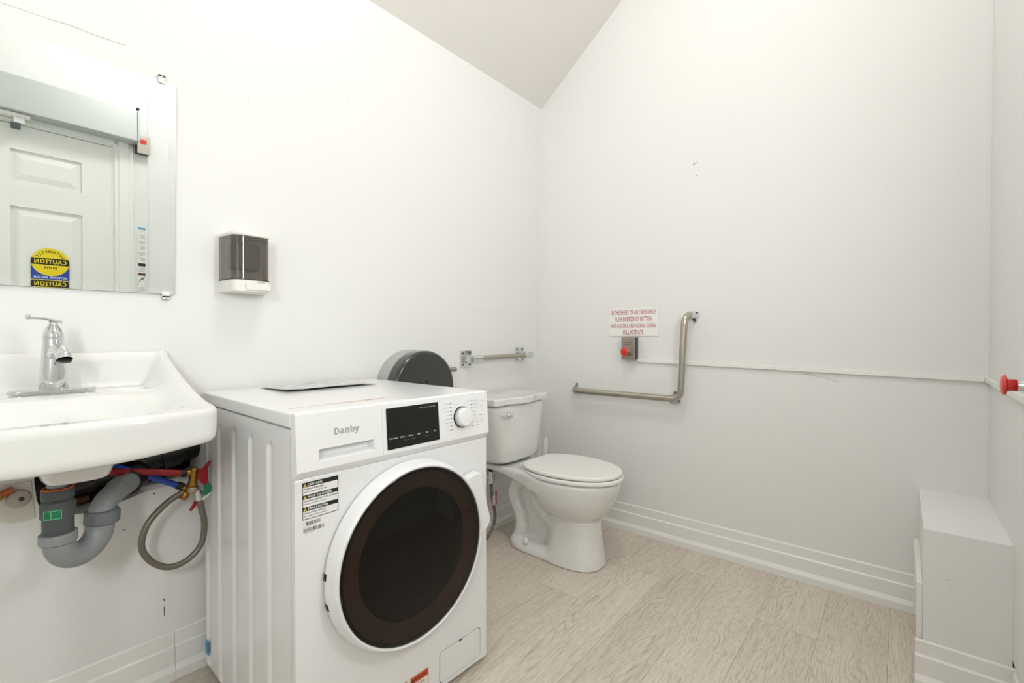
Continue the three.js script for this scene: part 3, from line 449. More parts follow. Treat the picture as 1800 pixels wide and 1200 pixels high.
// ---------------------------------------------------------------- grab bars
{
  const g = thing('grab_bar', 'short straight steel grab bar with square flanges above the toilet', 'grab bar', [-0.42, 0.905, 0]);
  obj('bar', between(V3(-0.185, 0.006, 0.045), V3(0.215, 0.012, 0.045), 0.0135, 0.0135, 24), M.steel, g);
  for (const [x, y] of [[-0.217, 0.004], [0.205, 0.015]]) {
    const fl = obj('flange', [rbox(x - 0.036, x + 0.036, y - 0.042, y + 0.042, 0, 0.006, 0.002), rbox(x - 0.017, x + 0.017, y - 0.018, y + 0.018, 0.004, 0.05, 0.006)], M.chrome, g);
    for (const [a, b] of [[-0.024, 0.028], [0.024, -0.028], [-0.024, -0.028], [0.024, 0.028]]) obj('screw', cyl(0.0045, 0.0045, 0.003, 10).rotateX(Math.PI / 2).translate(x + a, y + b, 0.007), M.darkGrey, fl);
  }
  obj('end_fitting', between(V3(-0.217, 0.005, 0.045), V3(-0.15, 0.0065, 0.045), 0.0175, 0.0165, 24), M.chrome, g); obj('end_fitting', between(V3(0.195, 0.012, 0.045), V3(0.262, 0.013, 0.045), 0.0165, 0.0165, 24), M.chrome, g);

  const L = thing('grab_bar', 'L-shaped stainless grab bar on the wall beside the toilet', 'grab bar', [0, 0.72, 0.25]);
  obj('bar', bentPipe([[-0.004, 0.006, 0.004], [-0.062, 0.002, 0.012], [-0.062, 0.002, 0.612], [-0.062, 0.402, 0.632], [-0.004, 0.402, 0.652]], 0.0158, 0.045, 24), M.steel, L);
  const tri = new THREE.Shape(); tri.moveTo(-0.03, -0.018); tri.quadraticCurveTo(-0.04, -0.03, -0.024, -0.034); tri.lineTo(0.024, -0.034); tri.quadraticCurveTo(0.04, -0.03, 0.03, -0.018); tri.lineTo(0.01, 0.032); tri.quadraticCurveTo(0, 0.046, -0.01, 0.032); tri.closePath();
  for (const [y, z, a] of [[0.008, 0.004, 0], [0.002, 0.567, 0], [0.402, 0.648, 1.2]]) {
    const fl = obj('flange', extrude(tri, 0.005, 0.0015).scale(0.85, 0.85, 1).rotateZ(a).rotateY(-Math.PI / 2).translate(-0.0003, y, z), M.chrome, L);
    for (const k of [Math.PI / 2, -0.75, Math.PI + 0.75]) obj('screw', cyl(0.005, 0.005, 0.003, 10).rotateZ(Math.PI / 2).translate(-0.0065, y + 0.024 * Math.sin(k + a), z + 0.024 * Math.cos(k + a)), M.darkGrey, fl);
  }
  obj('stand_off', between(V3(-0.005, 0.002, 0.567), V3(-0.055, 0.002, 0.567), 0.013, 0.013, 18), M.chrome, L);
  obj('collar', between(V3(-0.004, 0.402, 0.652), V3(-0.03, 0.402, 0.643), 0.02, 0.0175, 22), M.chrome, L); obj('collar', between(V3(-0.004, 0.006, 0.004), V3(-0.02, 0.005, 0.006), 0.02, 0.0175, 22), M.chrome, L);
}
// ---------------------------------------------------------------- emergency sign, buttons, cable cover
{
  const tex = canvasTex(1024, 560, (x) => {
    x.fillStyle = '#f4f2ef'; x.fillRect(0, 0, 1024, 560); x.fillStyle = '#a8203f'; x.textAlign = 'center';
    const line = (s, y, w) => { x.save(); x.translate(512, y); x.font = '104px sans-serif'; const k = w / x.measureText(s).width; x.scale(k, 1.12); x.lineWidth = 2; x.strokeStyle = '#a8203f'; x.strokeText(s, 0, 0); x.fillText(s, 0, 0); x.restore(); };
    line('IN THE EVENT OF AN EMERGENCY', 128, 950); line('PUSH EMERGENCY BUTTON', 258, 770); line('AND AUDIBLE AND VISUAL SIGNAL', 392, 960); line('WILL ACTIVATE', 525, 430);
  });
  const s = thing('emergency_sign', 'white sign with red emergency instructions on the wall', 'sign', [0, 1.022, 0.593], -Math.PI / 2);
  obj('board', rbox(-0.137, 0.137, 0, 0.147, 0.0003, 0.004, 0.001), std({ color: '#f4f2ef', roughness: 0.4 }), s);
  obj('printed_face', new THREE.PlaneGeometry(0.272, 0.145).translate(0, 0.0735, 0.0046), print(tex), s);
  const plateTex = canvasTex(256, 416, (x) => { x.fillStyle = '#a39b90'; x.fillRect(0, 0, 256, 416); for (let i = 0; i < 300; i++) { x.fillStyle = `rgba(${rnd() > 0.5 ? '190,182,172' : '120,112,102'},0.25)`; x.fillRect(0, rnd() * 416, 256, 1); }
    x.fillStyle = '#57504a'; x.font = 'bold 30px sans-serif'; x.textAlign = 'center'; x.fillText('PUSH FOR', 128, 110); x.fillText('EMERGENCY', 128, 145); x.fillText('ASSISTANCE', 128, 345, 200); });
  function station(label, pos, turn, dep) {          // dep: how far the plate stands off the wall
    const b = thing('emergency_button', label, 'button', pos, turn, 'red emergency push buttons');
    obj('back_box', rbox(-0.034, 0.036, 0.001, 0.114, 0.0005, dep, 0.002), M.darkGrey, b);
    obj('face_plate', rbox(-0.037, 0.037, -0.001, 0.116, dep, dep + 0.005, 0.0015), M.brushed, b);
    obj('engraving', new THREE.PlaneGeometry(0.07, 0.112).translate(0, 0.0575, dep + 0.0056), print(plateTex, { metalness: 0.6, roughness: 0.45 }), b);
    for (const y of [0.008, 0.107]) obj('screw', lathe([[0, 0.002], [0.003, 0.0015], [0.004, 0], [0, 0]], 14).rotateX(Math.PI / 2).translate(0, y, dep + 0.0055), M.chrome, b);
    obj('button_collar', lathe([[0, 0.02], [0.0115, 0.02], [0.0125, 0.018], [0.0125, 0.01], [0.0145, 0.008], [0.0145, 0], [0, 0]], 28).rotateX(Math.PI / 2).translate(0, 0.042, dep + 0.0055), M.chrome, b);
    obj('push_cap', lathe([[0, 0.0], [0.0128, 0.0], [0.0128, 0.0135], [0.0145, 0.015], [0.021, 0.016], [0.0218, 0.018], [0.021, 0.0205], [0.016, 0.023], [0.008, 0.0243], [0, 0.0247]], 36).rotateX(Math.PI / 2).translate(0, 0.042, dep + 0.0245), M.red, b);
    return b;
  }
  station('red mushroom push button on steel plate below the emergency sign', [0, 0.902, 0.585], -Math.PI / 2, 0.04);
  station('red push button cut off by the right edge of the picture', [-0.85, 0.876, ZR - 0.004], Math.PI, 0.023);
  const rc = thing('cable_cover', 'thin white cable cover running along the wall to the corner', 'cable cover', [0, 0.9, 0.62]);
  const n = 24, topY = (k) => { const t = k / n; return 0.005 - 0.0245 * t + 0.004 * Math.sin(t * 6.28) * 0.5; };
  for (let k = 0; k < 2; k++) { const a = k * 12, b2 = a + 12, A = a / n * 1.264, B = b2 / n * 1.264, sh = shapeOf([[A + 0.0003, topY(a) - 0.016], [B - 0.0003, topY(b2) - 0.016], [B - 0.0003, topY(b2)], [A + 0.0003, topY(a)]]);
    obj('cover_length', extrude(sh, 0.011, 0.0015).rotateY(-Math.PI / 2).translate(-0.0003, 0, 0), M.trim, rc); }
  obj('corner_piece', rbox(-0.0125, -0.0003, -0.0385, -0.0185, 1.2645, 1.2755, 0.001), M.trim, rc);
  obj('cover_length', rbox(-0.81, -0.013, -0.0375, -0.0195, 1.265, 1.2757, 0.0015).rotateZ(0.004), M.trim, rc);
}
// ---------------------------------------------------------------- washing machine
{
  const W = 0.595, D = 0.618;
  const w = thing('washing_machine', 'white front-loading washing machine with round dark door', 'washing machine', [-1.7925, 0, 0.6542], -0.0213);
  obj('cabinet', [box(0.012, W - 0.008, 0.02, 0.813, -D, -0.022), box(0, 0.02, 0.02, 0.06, -0.03, -0.001)], M.enamel, w);
  { // pressed ribs on the left side
    const nz = 150, ny = 120, g = new THREE.PlaneGeometry(D - 0.02, 0.79, nz, ny), p = g.attributes.position;
    for (let i = 0; i < p.count; i++) {
      const v = -D / 2 - 0.01 + p.getX(i), y = 0.418 + p.getY(i); let dep = 0;
      for (const c of [-0.59, -0.485, -0.368, -0.251, -0.134]) { const top = 0.753, lo = 0.04, dy = y > top ? y - top : y < lo ? lo - y : 0, d = Math.hypot((v - c), dy); dep = Math.max(dep, 1 - ss(0.010, 0.0165, d)); }
      p.setXYZ(i, dep * 0.0055, y, v);
    }
    g.computeVertexNormals(); const nrm = g.attributes.normal; let flip = nrm.getX(0) > 0; if (flip) { const ix = g.index.array; for (let i = 0; i < ix.length; i += 3) { const t = ix[i]; ix[i] = ix[i + 1]; ix[i + 1] = t; } g.computeVertexNormals(); }
    obj('side_panel', g, M.enamel, w);
    obj('side_edge', [box(0, 0.014, 0.812, 0.8135, -D, -0.02), box(0, 0.014, 0.023, 0.813, -D - 0.001, -D + 0.001), box(0, 0.014, 0.023, 0.813, -0.022, -0.019)], M.enamel, w);
  }
  obj('top_panel', rbox(-0.001, W + 0.001, 0.8155, 0.85, -0.636, -0.021, 0.005, 3), M.enamel, w);
  { // front sheet with rounded right edge, control panel with a cut drawer grip
    const sheet = shapeOf([[0, 0.016], [W, 0.016], [W, 0.704], [0, 0.704]]); sheet.holes.push(new THREE.Path(roundRect(0.405, 0.569, 0.027, 0.12, 0.014).getPoints(8)));
    obj('front_panel', extrude(sheet, 0.022, 0.0015).translate(0, 0, -0.022), M.enamel, w);
    const prof = shapeOf([[-0.02, 0.85], [-0.004, 0.85], [0.001, 0.8475], [0.011, 0.722], [0.009, 0.719], [-0.003, 0.7045], [-0.02, 0.7045]]);
    const g = extrude(prof, W).applyMatrix4(new THREE.Matrix4().makeBasis(V3(0, 0, 1), V3(0, 1, 0), V3(-1, 0, 0))).translate(W, 0, 0);
    const ev = new Evaluator(); ev.useGroups = false; ev.attributes = ['position', 'normal', 'uv'];
    let a = new Brush(mergeVertices(clean(g), 1e-6)); a.geometry = a.geometry.toNonIndexed(); a.updateMatrixWorld();
    const cut = (geo) => { const b = new Brush(clean(geo)); b.updateMatrixWorld(); a = ev.evaluate(a, b, SUBTRACTION); };
    { const s = new THREE.BoxGeometry(0.15, 0.037, 0.05), p = s.attributes.position; for (let i = 0; i < p.count; i++) if (p.getZ(i) < 0) { p.setX(i, p.getX(i) * 0.9); p.setY(i, p.getY(i) > 0 ? p.getY(i) : p.getY(i) + 0.018); } s.computeVertexNormals(); cut(s.translate(0.121, 0.7475, 0.012)); }
    cut(box(0.2161, 0.2167, 0.6, 0.9, -0.001 - 0.004, 0.03)); 
    const cp = obj('control_panel', a.geometry, M.plastic, w);
    const tilt = -Math.atan2(0.01, 0.1255), onPanel = (gw, gh, u, y, off = 0.0006) => new THREE.PlaneGeometry(gw, gh).rotateX(tilt).translate(u, y, 0.001 + 0.01 * (0.8475 - y) / 0.1255 + off);
    const disp = canvasTex(1024, 660, (x) => {
      x.fillStyle = '#0c0c0b'; x.fillRect(0, 0, 1024, 660); x.fillStyle = '#cfcfca'; x.font = '30px sans-serif'; x.textAlign = 'right'; x.fillText('Press 3 sec for child lock', 960, 62);
      x.textAlign = 'center'; x.font = 'bold 34px sans-serif'; ['Time Save', 'Delay', 'Temp', 'Spin', 'Soil', 'Dry'].forEach((s, i) => x.fillText(s, 100 + i * 165, 500, 150));
      x.fillStyle = '#9a9a96'; for (let i = 0; i < 5; i++) x.fillRect(182 + i * 165, 470, 3, 40); x.font = '24px sans-serif'; x.fillText('3 sec  Add  -  +  Lock', 400, 555); x.fillText('Hold 3s', 760, 555);
    });
    const scr = obj('display', rbox(0, 0.17, -0.0525, 0.0525, 0, 0.0016, 0.0007).rotateX(tilt).translate(0.228, 0.7835, 0.001 + 0.01 * 0.064 / 0.1255 - 0.0003), phy({ color: '#0c0c0b', roughness: 0.12, clearcoat: 1, clearcoatRoughness: 0.05 }), w);
    obj('display_print', onPanel(0.168, 0.103, 0.313, 0.7835, 0.0021), print(disp, { roughness: 0.15 }), scr);
    const logo = canvasTex(512, 160, (x) => { x.clearRect(0, 0, 512, 160); x.fillStyle = '#a9a8a6'; x.font = 'bold 140px sans-serif'; x.textAlign = 'center'; x.fillText('Danby', 256, 118, 470); });
    obj('lettering', onPanel(0.078, 0.0245, 0.119, 0.7985), print(logo, { transparent: true }), cp);
    const dial = canvasTex(1024, 1024, (x) => {
      x.clearRect(0, 0, 1024, 1024); x.strokeStyle = '#b9b9b7'; x.lineWidth = 4; x.font = '26px sans-serif';
      const L = ['Normal', 'Perm Press', 'Bedding', 'Bulky', 'Rapid Wash', 'Delicate', 'Sports', 'Cotton'], R = ['Wash & Dry', 'Normal Dry', 'Perm Press', 'Timed', 'Air Dry', 'Spin Only', 'Rinse & Spin', 'Self Clean'];
      for (let i = 0; i < 8; i++) { const y = 120 + i * 104, xl = 250, xr = 690; x.fillStyle = '#2c2c2b'; x.fillRect(xl - 15, y - 9, 30, 18); x.fillRect(xr - (i > 2 && i < 5 ? 6 : 15), y - 9, i > 2 && i < 5 ? 12 : 30, 18);
        x.fillStyle = i ? '#8c8b89' : '#7f8e95'; x.textAlign = 'right'; x.fillText(L[i], xl - 28, y + 9, 150); x.textAlign = 'left'; x.fillStyle = i === 0 ? '#7fb6c6' : '#8c8b89'; x.fillText(R[i], xr + 26, y + 9, 130);
        const a = Math.atan2(y - 500, 1) * 0.8; if (i < 2 || i > 5) { x.beginPath(); x.moveTo(xl + 22, y); x.lineTo(xl + 170, y + (500 - y) * 0.15); x.stroke(); x.beginPath(); x.moveTo(xr - 22, y); x.lineTo(xr - 150, y + (500 - y) * 0.15); x.stroke(); } }
      x.fillStyle = '#7b7a78'; x.fillRect(862, 160, 120, 12); x.fillRect(862, 560, 120, 12); x.fillStyle = '#b4b3b1'; x.fillRect(862, 280, 120, 4); x.fillRect(862, 690, 120, 4);
      x.strokeStyle = '#9c9b99'; x.strokeRect(905, 310, 28, 28); x.beginPath(); x.moveTo(905, 720); x.lineTo(930, 734); x.lineTo(905, 748); x.closePath(); x.stroke();
    });
    obj('dial_print', onPanel(0.19, 0.105, 0.4925, 0.7855), print(dial, { transparent: true }), cp);
    const kb = obj('dial_knob', lathe([[0, 0.022], [0.0235, 0.022], [0.0265, 0.019], [0.0285, 0.0], [0, 0]], 48).rotateX(Math.PI / 2 + tilt).translate(0.484, 0.783, 0.0075), M.plastic, w);
    obj('knob_base_disc', lathe([[0, 0.0012], [0.031, 0.0012], [0.031, 0], [0, 0]], 48).rotateX(Math.PI / 2 + tilt).translate(0.484, 0.783, 0.0064), M.black, kb);  // black disc behind the knob, a little wider than it
    const cau = canvasTex(512, 512, (x) => {
      x.fillStyle = '#eeeeec'; x.fillRect(0, 0, 512, 512); x.strokeStyle = '#161615'; x.lineWidth = 8; x.strokeRect(4, 4, 504, 504);
      [['CAUTION', 'Product Damage', 'Do not hang items on the door.'], ['MISE EN GARDE', 'Endommagement du produit', 'Ne pas accrocher d\u2019objets sur la porte.'], ['PRECAUCI\u00d3N', 'Da\u00f1o del producto', 'No cuelgue nada en la puerta.']].forEach(([a, b, c], i) => {
        const y = 6 + i * 168; x.fillStyle = '#161615'; x.fillRect(4, y, 504, 58); x.fillStyle = '#e9d36a'; x.beginPath(); x.moveTo(36, y + 8); x.lineTo(62, y + 52); x.lineTo(10, y + 52); x.fill(); x.fillStyle = '#161615'; x.fillRect(33, y + 22, 6, 17); x.fillRect(33, y + 43, 6, 5);
        x.fillStyle = '#f4f4f2'; x.font = 'bold 46px sans-serif'; x.textAlign = 'left'; x.fillText(a, 72, y + 46); x.fillStyle = '#2b2b2a'; x.font = 'bold 35px sans-serif'; x.fillText(b, 16, y + 98); x.font = 'bold 24px sans-serif'; x.fillText(c, 16, y + 134, 330); });
    });
    obj('caution_sticker', new THREE.PlaneGeometry(0.084, 0.082).translate(0.058, 0.655, 0.0006), print(cau), w).userData.label = 'black and white caution sticker';
    const bar = canvasTex(512, 256, (x) => { x.fillStyle = '#ededeb'; x.fillRect(0, 0, 512, 256); x.fillStyle = '#353433'; for (let i = 60; i < 400; i += 4 + rnd() * 9) x.fillRect(i, 16, 2 + rnd() * 6, 72); for (let i = 10; i < 490; i += 4 + rnd() * 10) x.fillRect(i, 134, 2 + rnd() * 6, 78); x.font = '20px sans-serif'; x.fillText('(21) 0 38401 12 240 518 7', 30, 116, 430); x.fillText('SN 38 0410 0236 1185', 40, 240, 400); });
    obj('barcode_sticker', new THREE.PlaneGeometry(0.05, 0.03).translate(0.042, 0.595, 0.0006), print(bar), w);
    const wr = canvasTex(256, 512, (x) => { x.fillStyle = '#f1ece6'; x.fillRect(0, 0, 256, 512); x.strokeStyle = '#d8b8a0'; x.lineWidth = 6; x.strokeRect(3, 3, 250, 506); x.fillStyle = '#cf4a24'; x.fillRect(10, 10, 236, 76); x.fillStyle = '#3a1408'; x.font = 'bold 40px sans-serif'; x.textAlign = 'center'; x.fillText('WARNING', 142, 62, 170); x.beginPath(); x.moveTo(40, 24); x.lineTo(60, 66); x.lineTo(20, 66); x.fill(); x.fillStyle = '#76706a'; for (let y = 104; y < 480; y += 20) x.fillRect(18, y, 120 + rnd() * 100, 8); });
    for (const u of [0.3335, 0.262]) obj('warning_sticker', new THREE.PlaneGeometry(0.064, 0.128).translate(u, 0.04 , 0.0006), print(wr), w).userData.label = 'orange and white warning sticker';
    obj('filter_flap', extrude(roundRect(0.4072, 0.5668, 0.0292, 0.1178, 0.012), 0.02, 0.0006).translate(0, 0, -0.02), M.enamel, w);
    obj('flap_notch', rbox(0.478, 0.492, 0.1165, 0.1195, 0, 0.0015, 0.0005), M.black, w);
  }
  { // round door
    const d = new THREE.Group(); d.name = 'door'; w.add(d); d.position.set(0.303, 0.452, 0);
    const fwd = (g) => g.rotateX(Math.PI / 2);
    obj('door_rim', fwd(lathe([[0.2, 0.0045], [0.24, 0.0045], [0.2405, 0.007], [0.2385, 0.02], [0.234, 0.036], [0.2295, 0.0425], [0.2265, 0.0435], [0.2225, 0.042], [0.2225, 0.012], [0.2, 0.012]], 96)), M.enamel, d);
    obj('rim_neck', fwd(lathe([[0.19, 0.0], [0.215, 0.0], [0.215, 0.006], [0.19, 0.006]], 96)), M.enamel, d);
    obj('door_glass', fwd(lathe([[0, 0.048], [0.12, 0.0475], [0.2, 0.0445], [0.217, 0.0425], [0.2215, 0.04]], 96)), phy({ color: '#8f857c', transmission: 1, thickness: 0, roughness: 0.03, ior: 1.36 }), d);
    obj('glass_edge', fwd(lathe([[0.2135, 0.036], [0.2222, 0.036], [0.2222, 0.0395], [0.2135, 0.0395]], 96)), M.black, d);
    obj('tinted_ring', fwd(lathe([[0.168, 0.0], [0.168, 0.028], [0.171, 0.031], [0.214, 0.034]], 96)), std({ color: '#8c7b6b', roughness: 0.55, side: THREE.DoubleSide }), d);
    obj('porthole', fwd(lathe([[0, 0.004], [0.1, 0.008], [0.15, 0.018], [0.169, 0.027]], 72)), std({ color: '#050505', roughness: 0.7, side: THREE.DoubleSide }), d);
    const hs = new THREE.Shape(); hs.moveTo(0.227 * Math.cos(0.74), 0.227 * Math.sin(0.74)); hs.lineTo(0.205, 0.16); hs.quadraticCurveTo(0.232, 0.166, 0.238, 0.154); hs.quadraticCurveTo(0.244, 0.13, 0.258, 0.07); hs.quadraticCurveTo(0.268, 0.03, 0.275, 0.015); hs.quadraticCurveTo(0.276, 0.0, 0.262, -0.012); hs.lineTo(0.232, -0.03); hs.lineTo(0.226, -0.03); hs.absarc(0, 0, 0.227, -0.13, 0.74); hs.closePath();
    obj('door_handle', extrude(hs, 0.03, 0.004, 3).translate(0, 0, 0.006), M.enamel, d);
    for (const a of [3.06, 3.36]) obj('hinge_slot', rbox(-0.007, 0.007, -0.008, 0.008, 0.002, 0.012, 0.001).rotateZ(a - Math.PI).translate(0.2345 * Math.cos(a), 0.2345 * Math.sin(a), 0), M.black, d);
  }
  obj('tape_strip', [box(-0.0012, -0.0004, 0.052, 0.094, -D - 0.001, -D + 0.026), box(-0.001, 0.03, 0.052, 0.094, -D - 0.0025, -D - 0.0015)], M.tape, w).userData.label = 'strip of blue tape';
  for (const [u, v] of [[0.06, -0.06], [0.535, -0.06], [0.06, -0.56], [0.535, -0.56]]) obj('foot', cyl(0.022, 0.024, 0.02, 20).translate(u, 0.0105, v), M.black, w);
  const lbl = canvasTex(1024, 64, (x) => { x.clearRect(0, 0, 1024, 64); x.fillStyle = 'rgba(228,212,170,0.5)'; x.fillRect(10, 14, 400, 34); x.fillStyle = '#e58f70'; x.font = 'bold 24px sans-serif'; x.fillText('REMOVE ALL PACKING AND SHIPPING BOLTS BEFORE USE', 420, 24, 330); x.fillText('RETIRER LES BOULONS AVANT UTILISATION', 420, 54, 300); x.fillRect(762, 14, 70, 34); x.fillText('IMPORTANT', 842, 24, 170); x.fillText('IMPORTANTE', 842, 54, 150); });
  obj('top_sticker', new THREE.PlaneGeometry(0.275, 0.02).rotateX(-Math.PI / 2).translate(0.16, 0.8505, -0.09), print(lbl, { transparent: true }), w).userData.label = 'clear sticker with faded orange print';
  obj('grey_strip', new THREE.PlaneGeometry(0.115, 0.012).rotateX(-Math.PI / 2).translate(0.39, 0.8505, -0.032), std({ color: '#c9cacb', roughness: 0.5 }), w);
  // leaflet on top
  const sheet = canvasTex(1024, 700, (x) => {
    x.fillStyle = '#e9e9e7'; x.fillRect(0, 0, 1024, 700); x.strokeStyle = '#4c4d4e'; x.lineWidth = 7; x.strokeRect(26, 26, 972, 648);
    x.strokeStyle = '#3f4143'; x.lineWidth = 6; for (let i = 0; i < 12; i++) { const px = 60 + (i % 4) * 235, py = 70 + Math.floor(i / 4) * 200; x.strokeRect(px, py, 205, 110); x.beginPath(); x.arc(px + 60, py + 55, 34, 0, 7); x.stroke(); for (let k = 0; k < 4; k++) { x.beginPath(); x.moveTo(px + 110, py + 22 + k * 22); x.lineTo(px + 190, py + 22 + k * 22); x.stroke(); } x.fillStyle = '#5a5b5c'; for (let k = 0; k < 3; k++) x.fillRect(px, py + 122 + k * 18, 120 + rnd() * 80, 9); }
    x.fillStyle = '#4a4b4c'; x.fillRect(470, 40, 150, 20);
  });
  const pa = thing('instruction_leaflet', 'printed instruction leaflet lying on the washing machine', 'leaflet', [-1.7925 + 0.33, 0.8515, 0.6542 - 0.52], -0.005);
  const g = new THREE.PlaneGeometry(0.32, 0.215, 24, 12).rotateX(-Math.PI / 2), p = g.attributes.position;
  for (let i = 0; i < p.count; i++) { const u = p.getX(i) / 0.32 + 0.5, v = p.getZ(i) / 0.215 + 0.5; p.setY(i, 0.0012 + 0.005 * v * v * Math.sin(Math.PI * (0.25 + 0.55 * u)) + 0.003 * (1 - ss(0, 0.15, u)) * v); }
  g.computeVertexNormals(); obj('printed_sheet', g, print(sheet, { side: THREE.DoubleSide, roughness: 0.35 }), pa);
}
// ---------------------------------------------------------------- toilet
{
  const t = thing('toilet', 'white two-piece ceramic toilet with closed lid in the corner', 'toilet', [-0.448, 0, 0.0]);
  const cap = (p, a, b, r0, r1) => { const ab = [b[0] - a[0], b[1] - a[1]], ap = [p[0] - a[0], p[1] - a[1]], h = Math.min(1, Math.max(0, (ab[0] * ap[0] + ab[1] * ap[1]) / (ab[0] ** 2 + ab[1] ** 2))); return [Math.hypot(ap[0] - ab[0] * h, ap[1] - ab[1] * h), r0 + (r1 - r0) * h]; };
  const bowl = [[0, 0.114, 0.50, 0.165, 0.12], [0.03, 0.11, 0.50, 0.162, 0.11], [0.1, 0.1, 0.503, 0.148, 0.105], [0.18, 0.094, 0.505, 0.138, 0.105], [0.205, 0.098, 0.503, 0.142, 0.108], [0.24, 0.128, 0.495, 0.178, 0.135], [0.28, 0.156, 0.487, 0.212, 0.175], [0.33, 0.172, 0.48, 0.243, 0.2], [0.37, 0.178, 0.478, 0.258, 0.21], [0.41, 0.178, 0.478, 0.26, 0.21]];
  const tubes = [[[0.265, 0.325], [0.215, 0.3], [0.197, 0.26], [0.213, 0.21], [0.243, 0.16], [0.25, 0.105], [0.235, 0.05]], [[0.265, 0.325], [0.312, 0.285], [0.342, 0.235], [0.385, 0.19], [0.44, 0.165]]];
  const f = (x, y, z) => {
    const ax = Math.abs(x), [, rx, zc, rf, rr] = lerpTable(bowl, Math.max(0, y)), dz = z - zc, rz = dz > 0 ? rf : rr, e = y < 0.2 ? 2.4 : 2.1;
    let d = (Math.pow(Math.pow(ax / rx, e) + Math.pow(Math.abs(dz) / rz, e), 1 / e) - 1) * Math.min(rx, rz);
    d = smax(d, y - 0.39, 0.02);
    // rear deck
    const hw = 0.13 + 0.035 * ss(0.2, 0.42, z), deck = smax(smax(ax - hw, Math.max(0.05 - z, z - 0.42), 0.02), smax(y - 0.392, 0.347 - 0.04 * ss(0.1, 0.4, z) + 0.25 * Math.max(0, ax - 0.07) - y, 0.02), 0.02);
    d = smin(d, deck, 0.03);
    // thin core and trapway
    const core = smax(ax - 0.032, smax(Math.max(0.19 + 0.06 * ss(0.15, 0.05, y) - z, z - 0.5), y - 0.36, 0.02), 0.02); d = smin(d, core, 0.025);
    for (const [ti, path] of tubes.entries()) { let best = 9; for (let i = 1; i < path.length; i++) { const [q, r] = cap([z, y], path[i - 1], path[i], ti ? 0.024 : 0.034, ti ? 0.028 : 0.034); const dd = Math.hypot(q, Math.max(0, ax - (ti ? 0.05 : 0.044))) - r; best = Math.min(best, dd); } d = smin(d, best, 0.012); }
    // foot
    const fo = smax(Math.pow(Math.pow(ax / 0.107, 3) + Math.pow(Math.abs(z - 0.36) / 0.185, 3), 1 / 3) * 0.1 - 0.1, y - 0.05 + 0.02 * ss(0.07, 0.11, ax), 0.02); d = smin(d, fo, 0.018);
    return Math.max(d, -y + 0.001);
  };
  obj('bowl', surfaceNets(f, [-0.2, -0.006, 0.03], [0.2, 0.41, 0.76], 0.005), M.ceramic, t);
  const egg = (gw, front, back, hb) => { const s = new THREE.Shape(); s.moveTo(-hb, -back); s.lineTo(hb, -back); s.bezierCurveTo(hb + 0.045, -back - 0.03, gw, -0.39, gw, -0.48); s.bezierCurveTo(gw, -0.62, gw * 0.62, -front, 0, -front); s.bezierCurveTo(-gw * 0.62, -front, -gw, -0.62, -gw, -0.48); s.bezierCurveTo(-gw, -0.39, -hb - 0.045, -back - 0.03, -hb, -back); return s; };
  const up = (g, y) => g.rotateX(-Math.PI / 2).translate(0, y, 0);
  const seat = obj('seat', up(extrude(egg(0.181, 0.748, 0.30, 0.1), 0.018, 0.006, 4, 40), 0.3915), M.seat, t);
  const lid = obj('seat_lid', up(extrude(egg(0.177, 0.742, 0.295, 0.1), 0.0165, 0.006, 4, 40), 0.4125), M.seat, t);
  for (const x of [-0.075, 0.075]) obj('hinge', rbox(x - 0.022, x + 0.022, 0.392, 0.416, 0.272, 0.305, 0.006, 3), M.seat, t);
  for (const x of [-0.088, 0.088]) obj('bolt_cap', lathe([[0, 0.03], [0.006, 0.029], [0.011, 0.022], [0.013, 0.008], [0.0145, 0], [0, 0]], 24).translate(x, 0.04, 0.305), M.seat, t);
  { // tank
    const sec = [[0.392, 0.135, 0.05, 0.185], [0.402, 0.152, 0.04, 0.197], [0.42, 0.16, 0.035, 0.203], [0.5, 0.176, 0.03, 0.209], [0.6, 0.193, 0.027, 0.214], [0.69, 0.207, 0.025, 0.217]];
    const tank = (x, y, z) => { const [, hw, z0, z1] = lerpTable(sec, y), zm = (z0 + z1) / 2, bow = 0.012 * Math.cos(Math.min(1, Math.abs(x) / hw) * 1.57); const dx = Math.abs(x) - hw, dz = z > zm ? z - z1 - bow : z0 - z; return smax(smax(dx, dz, 0.06), smax(y - 0.69, 0.396 - y, 0.01), 0.03); };
    obj('tank', surfaceNets(tank, [-0.22, 0.38, 0.01], [0.22, 0.705, 0.25], 0.006), M.ceramic, t);
    const s = new THREE.Shape(); s.moveTo(-0.207, -0.018); s.lineTo(0.207, -0.018); s.lineTo(0.212, -0.21); s.quadraticCurveTo(0.21, -0.223, 0.196, -0.224); s.lineTo(0.125, -0.228); s.quadraticCurveTo(0.09, -0.23, 0.06, -0.243); s.quadraticCurveTo(0, -0.256, -0.06, -0.243); s.quadraticCurveTo(-0.09, -0.23, -0.125, -0.228); s.lineTo(-0.196, -0.224); s.quadraticCurveTo(-0.21, -0.223, -0.212, -0.21); s.closePath();
    obj('tank_lid', up(extrude(s, 0.034, 0.007, 4), 0.691), M.ceramic, t);
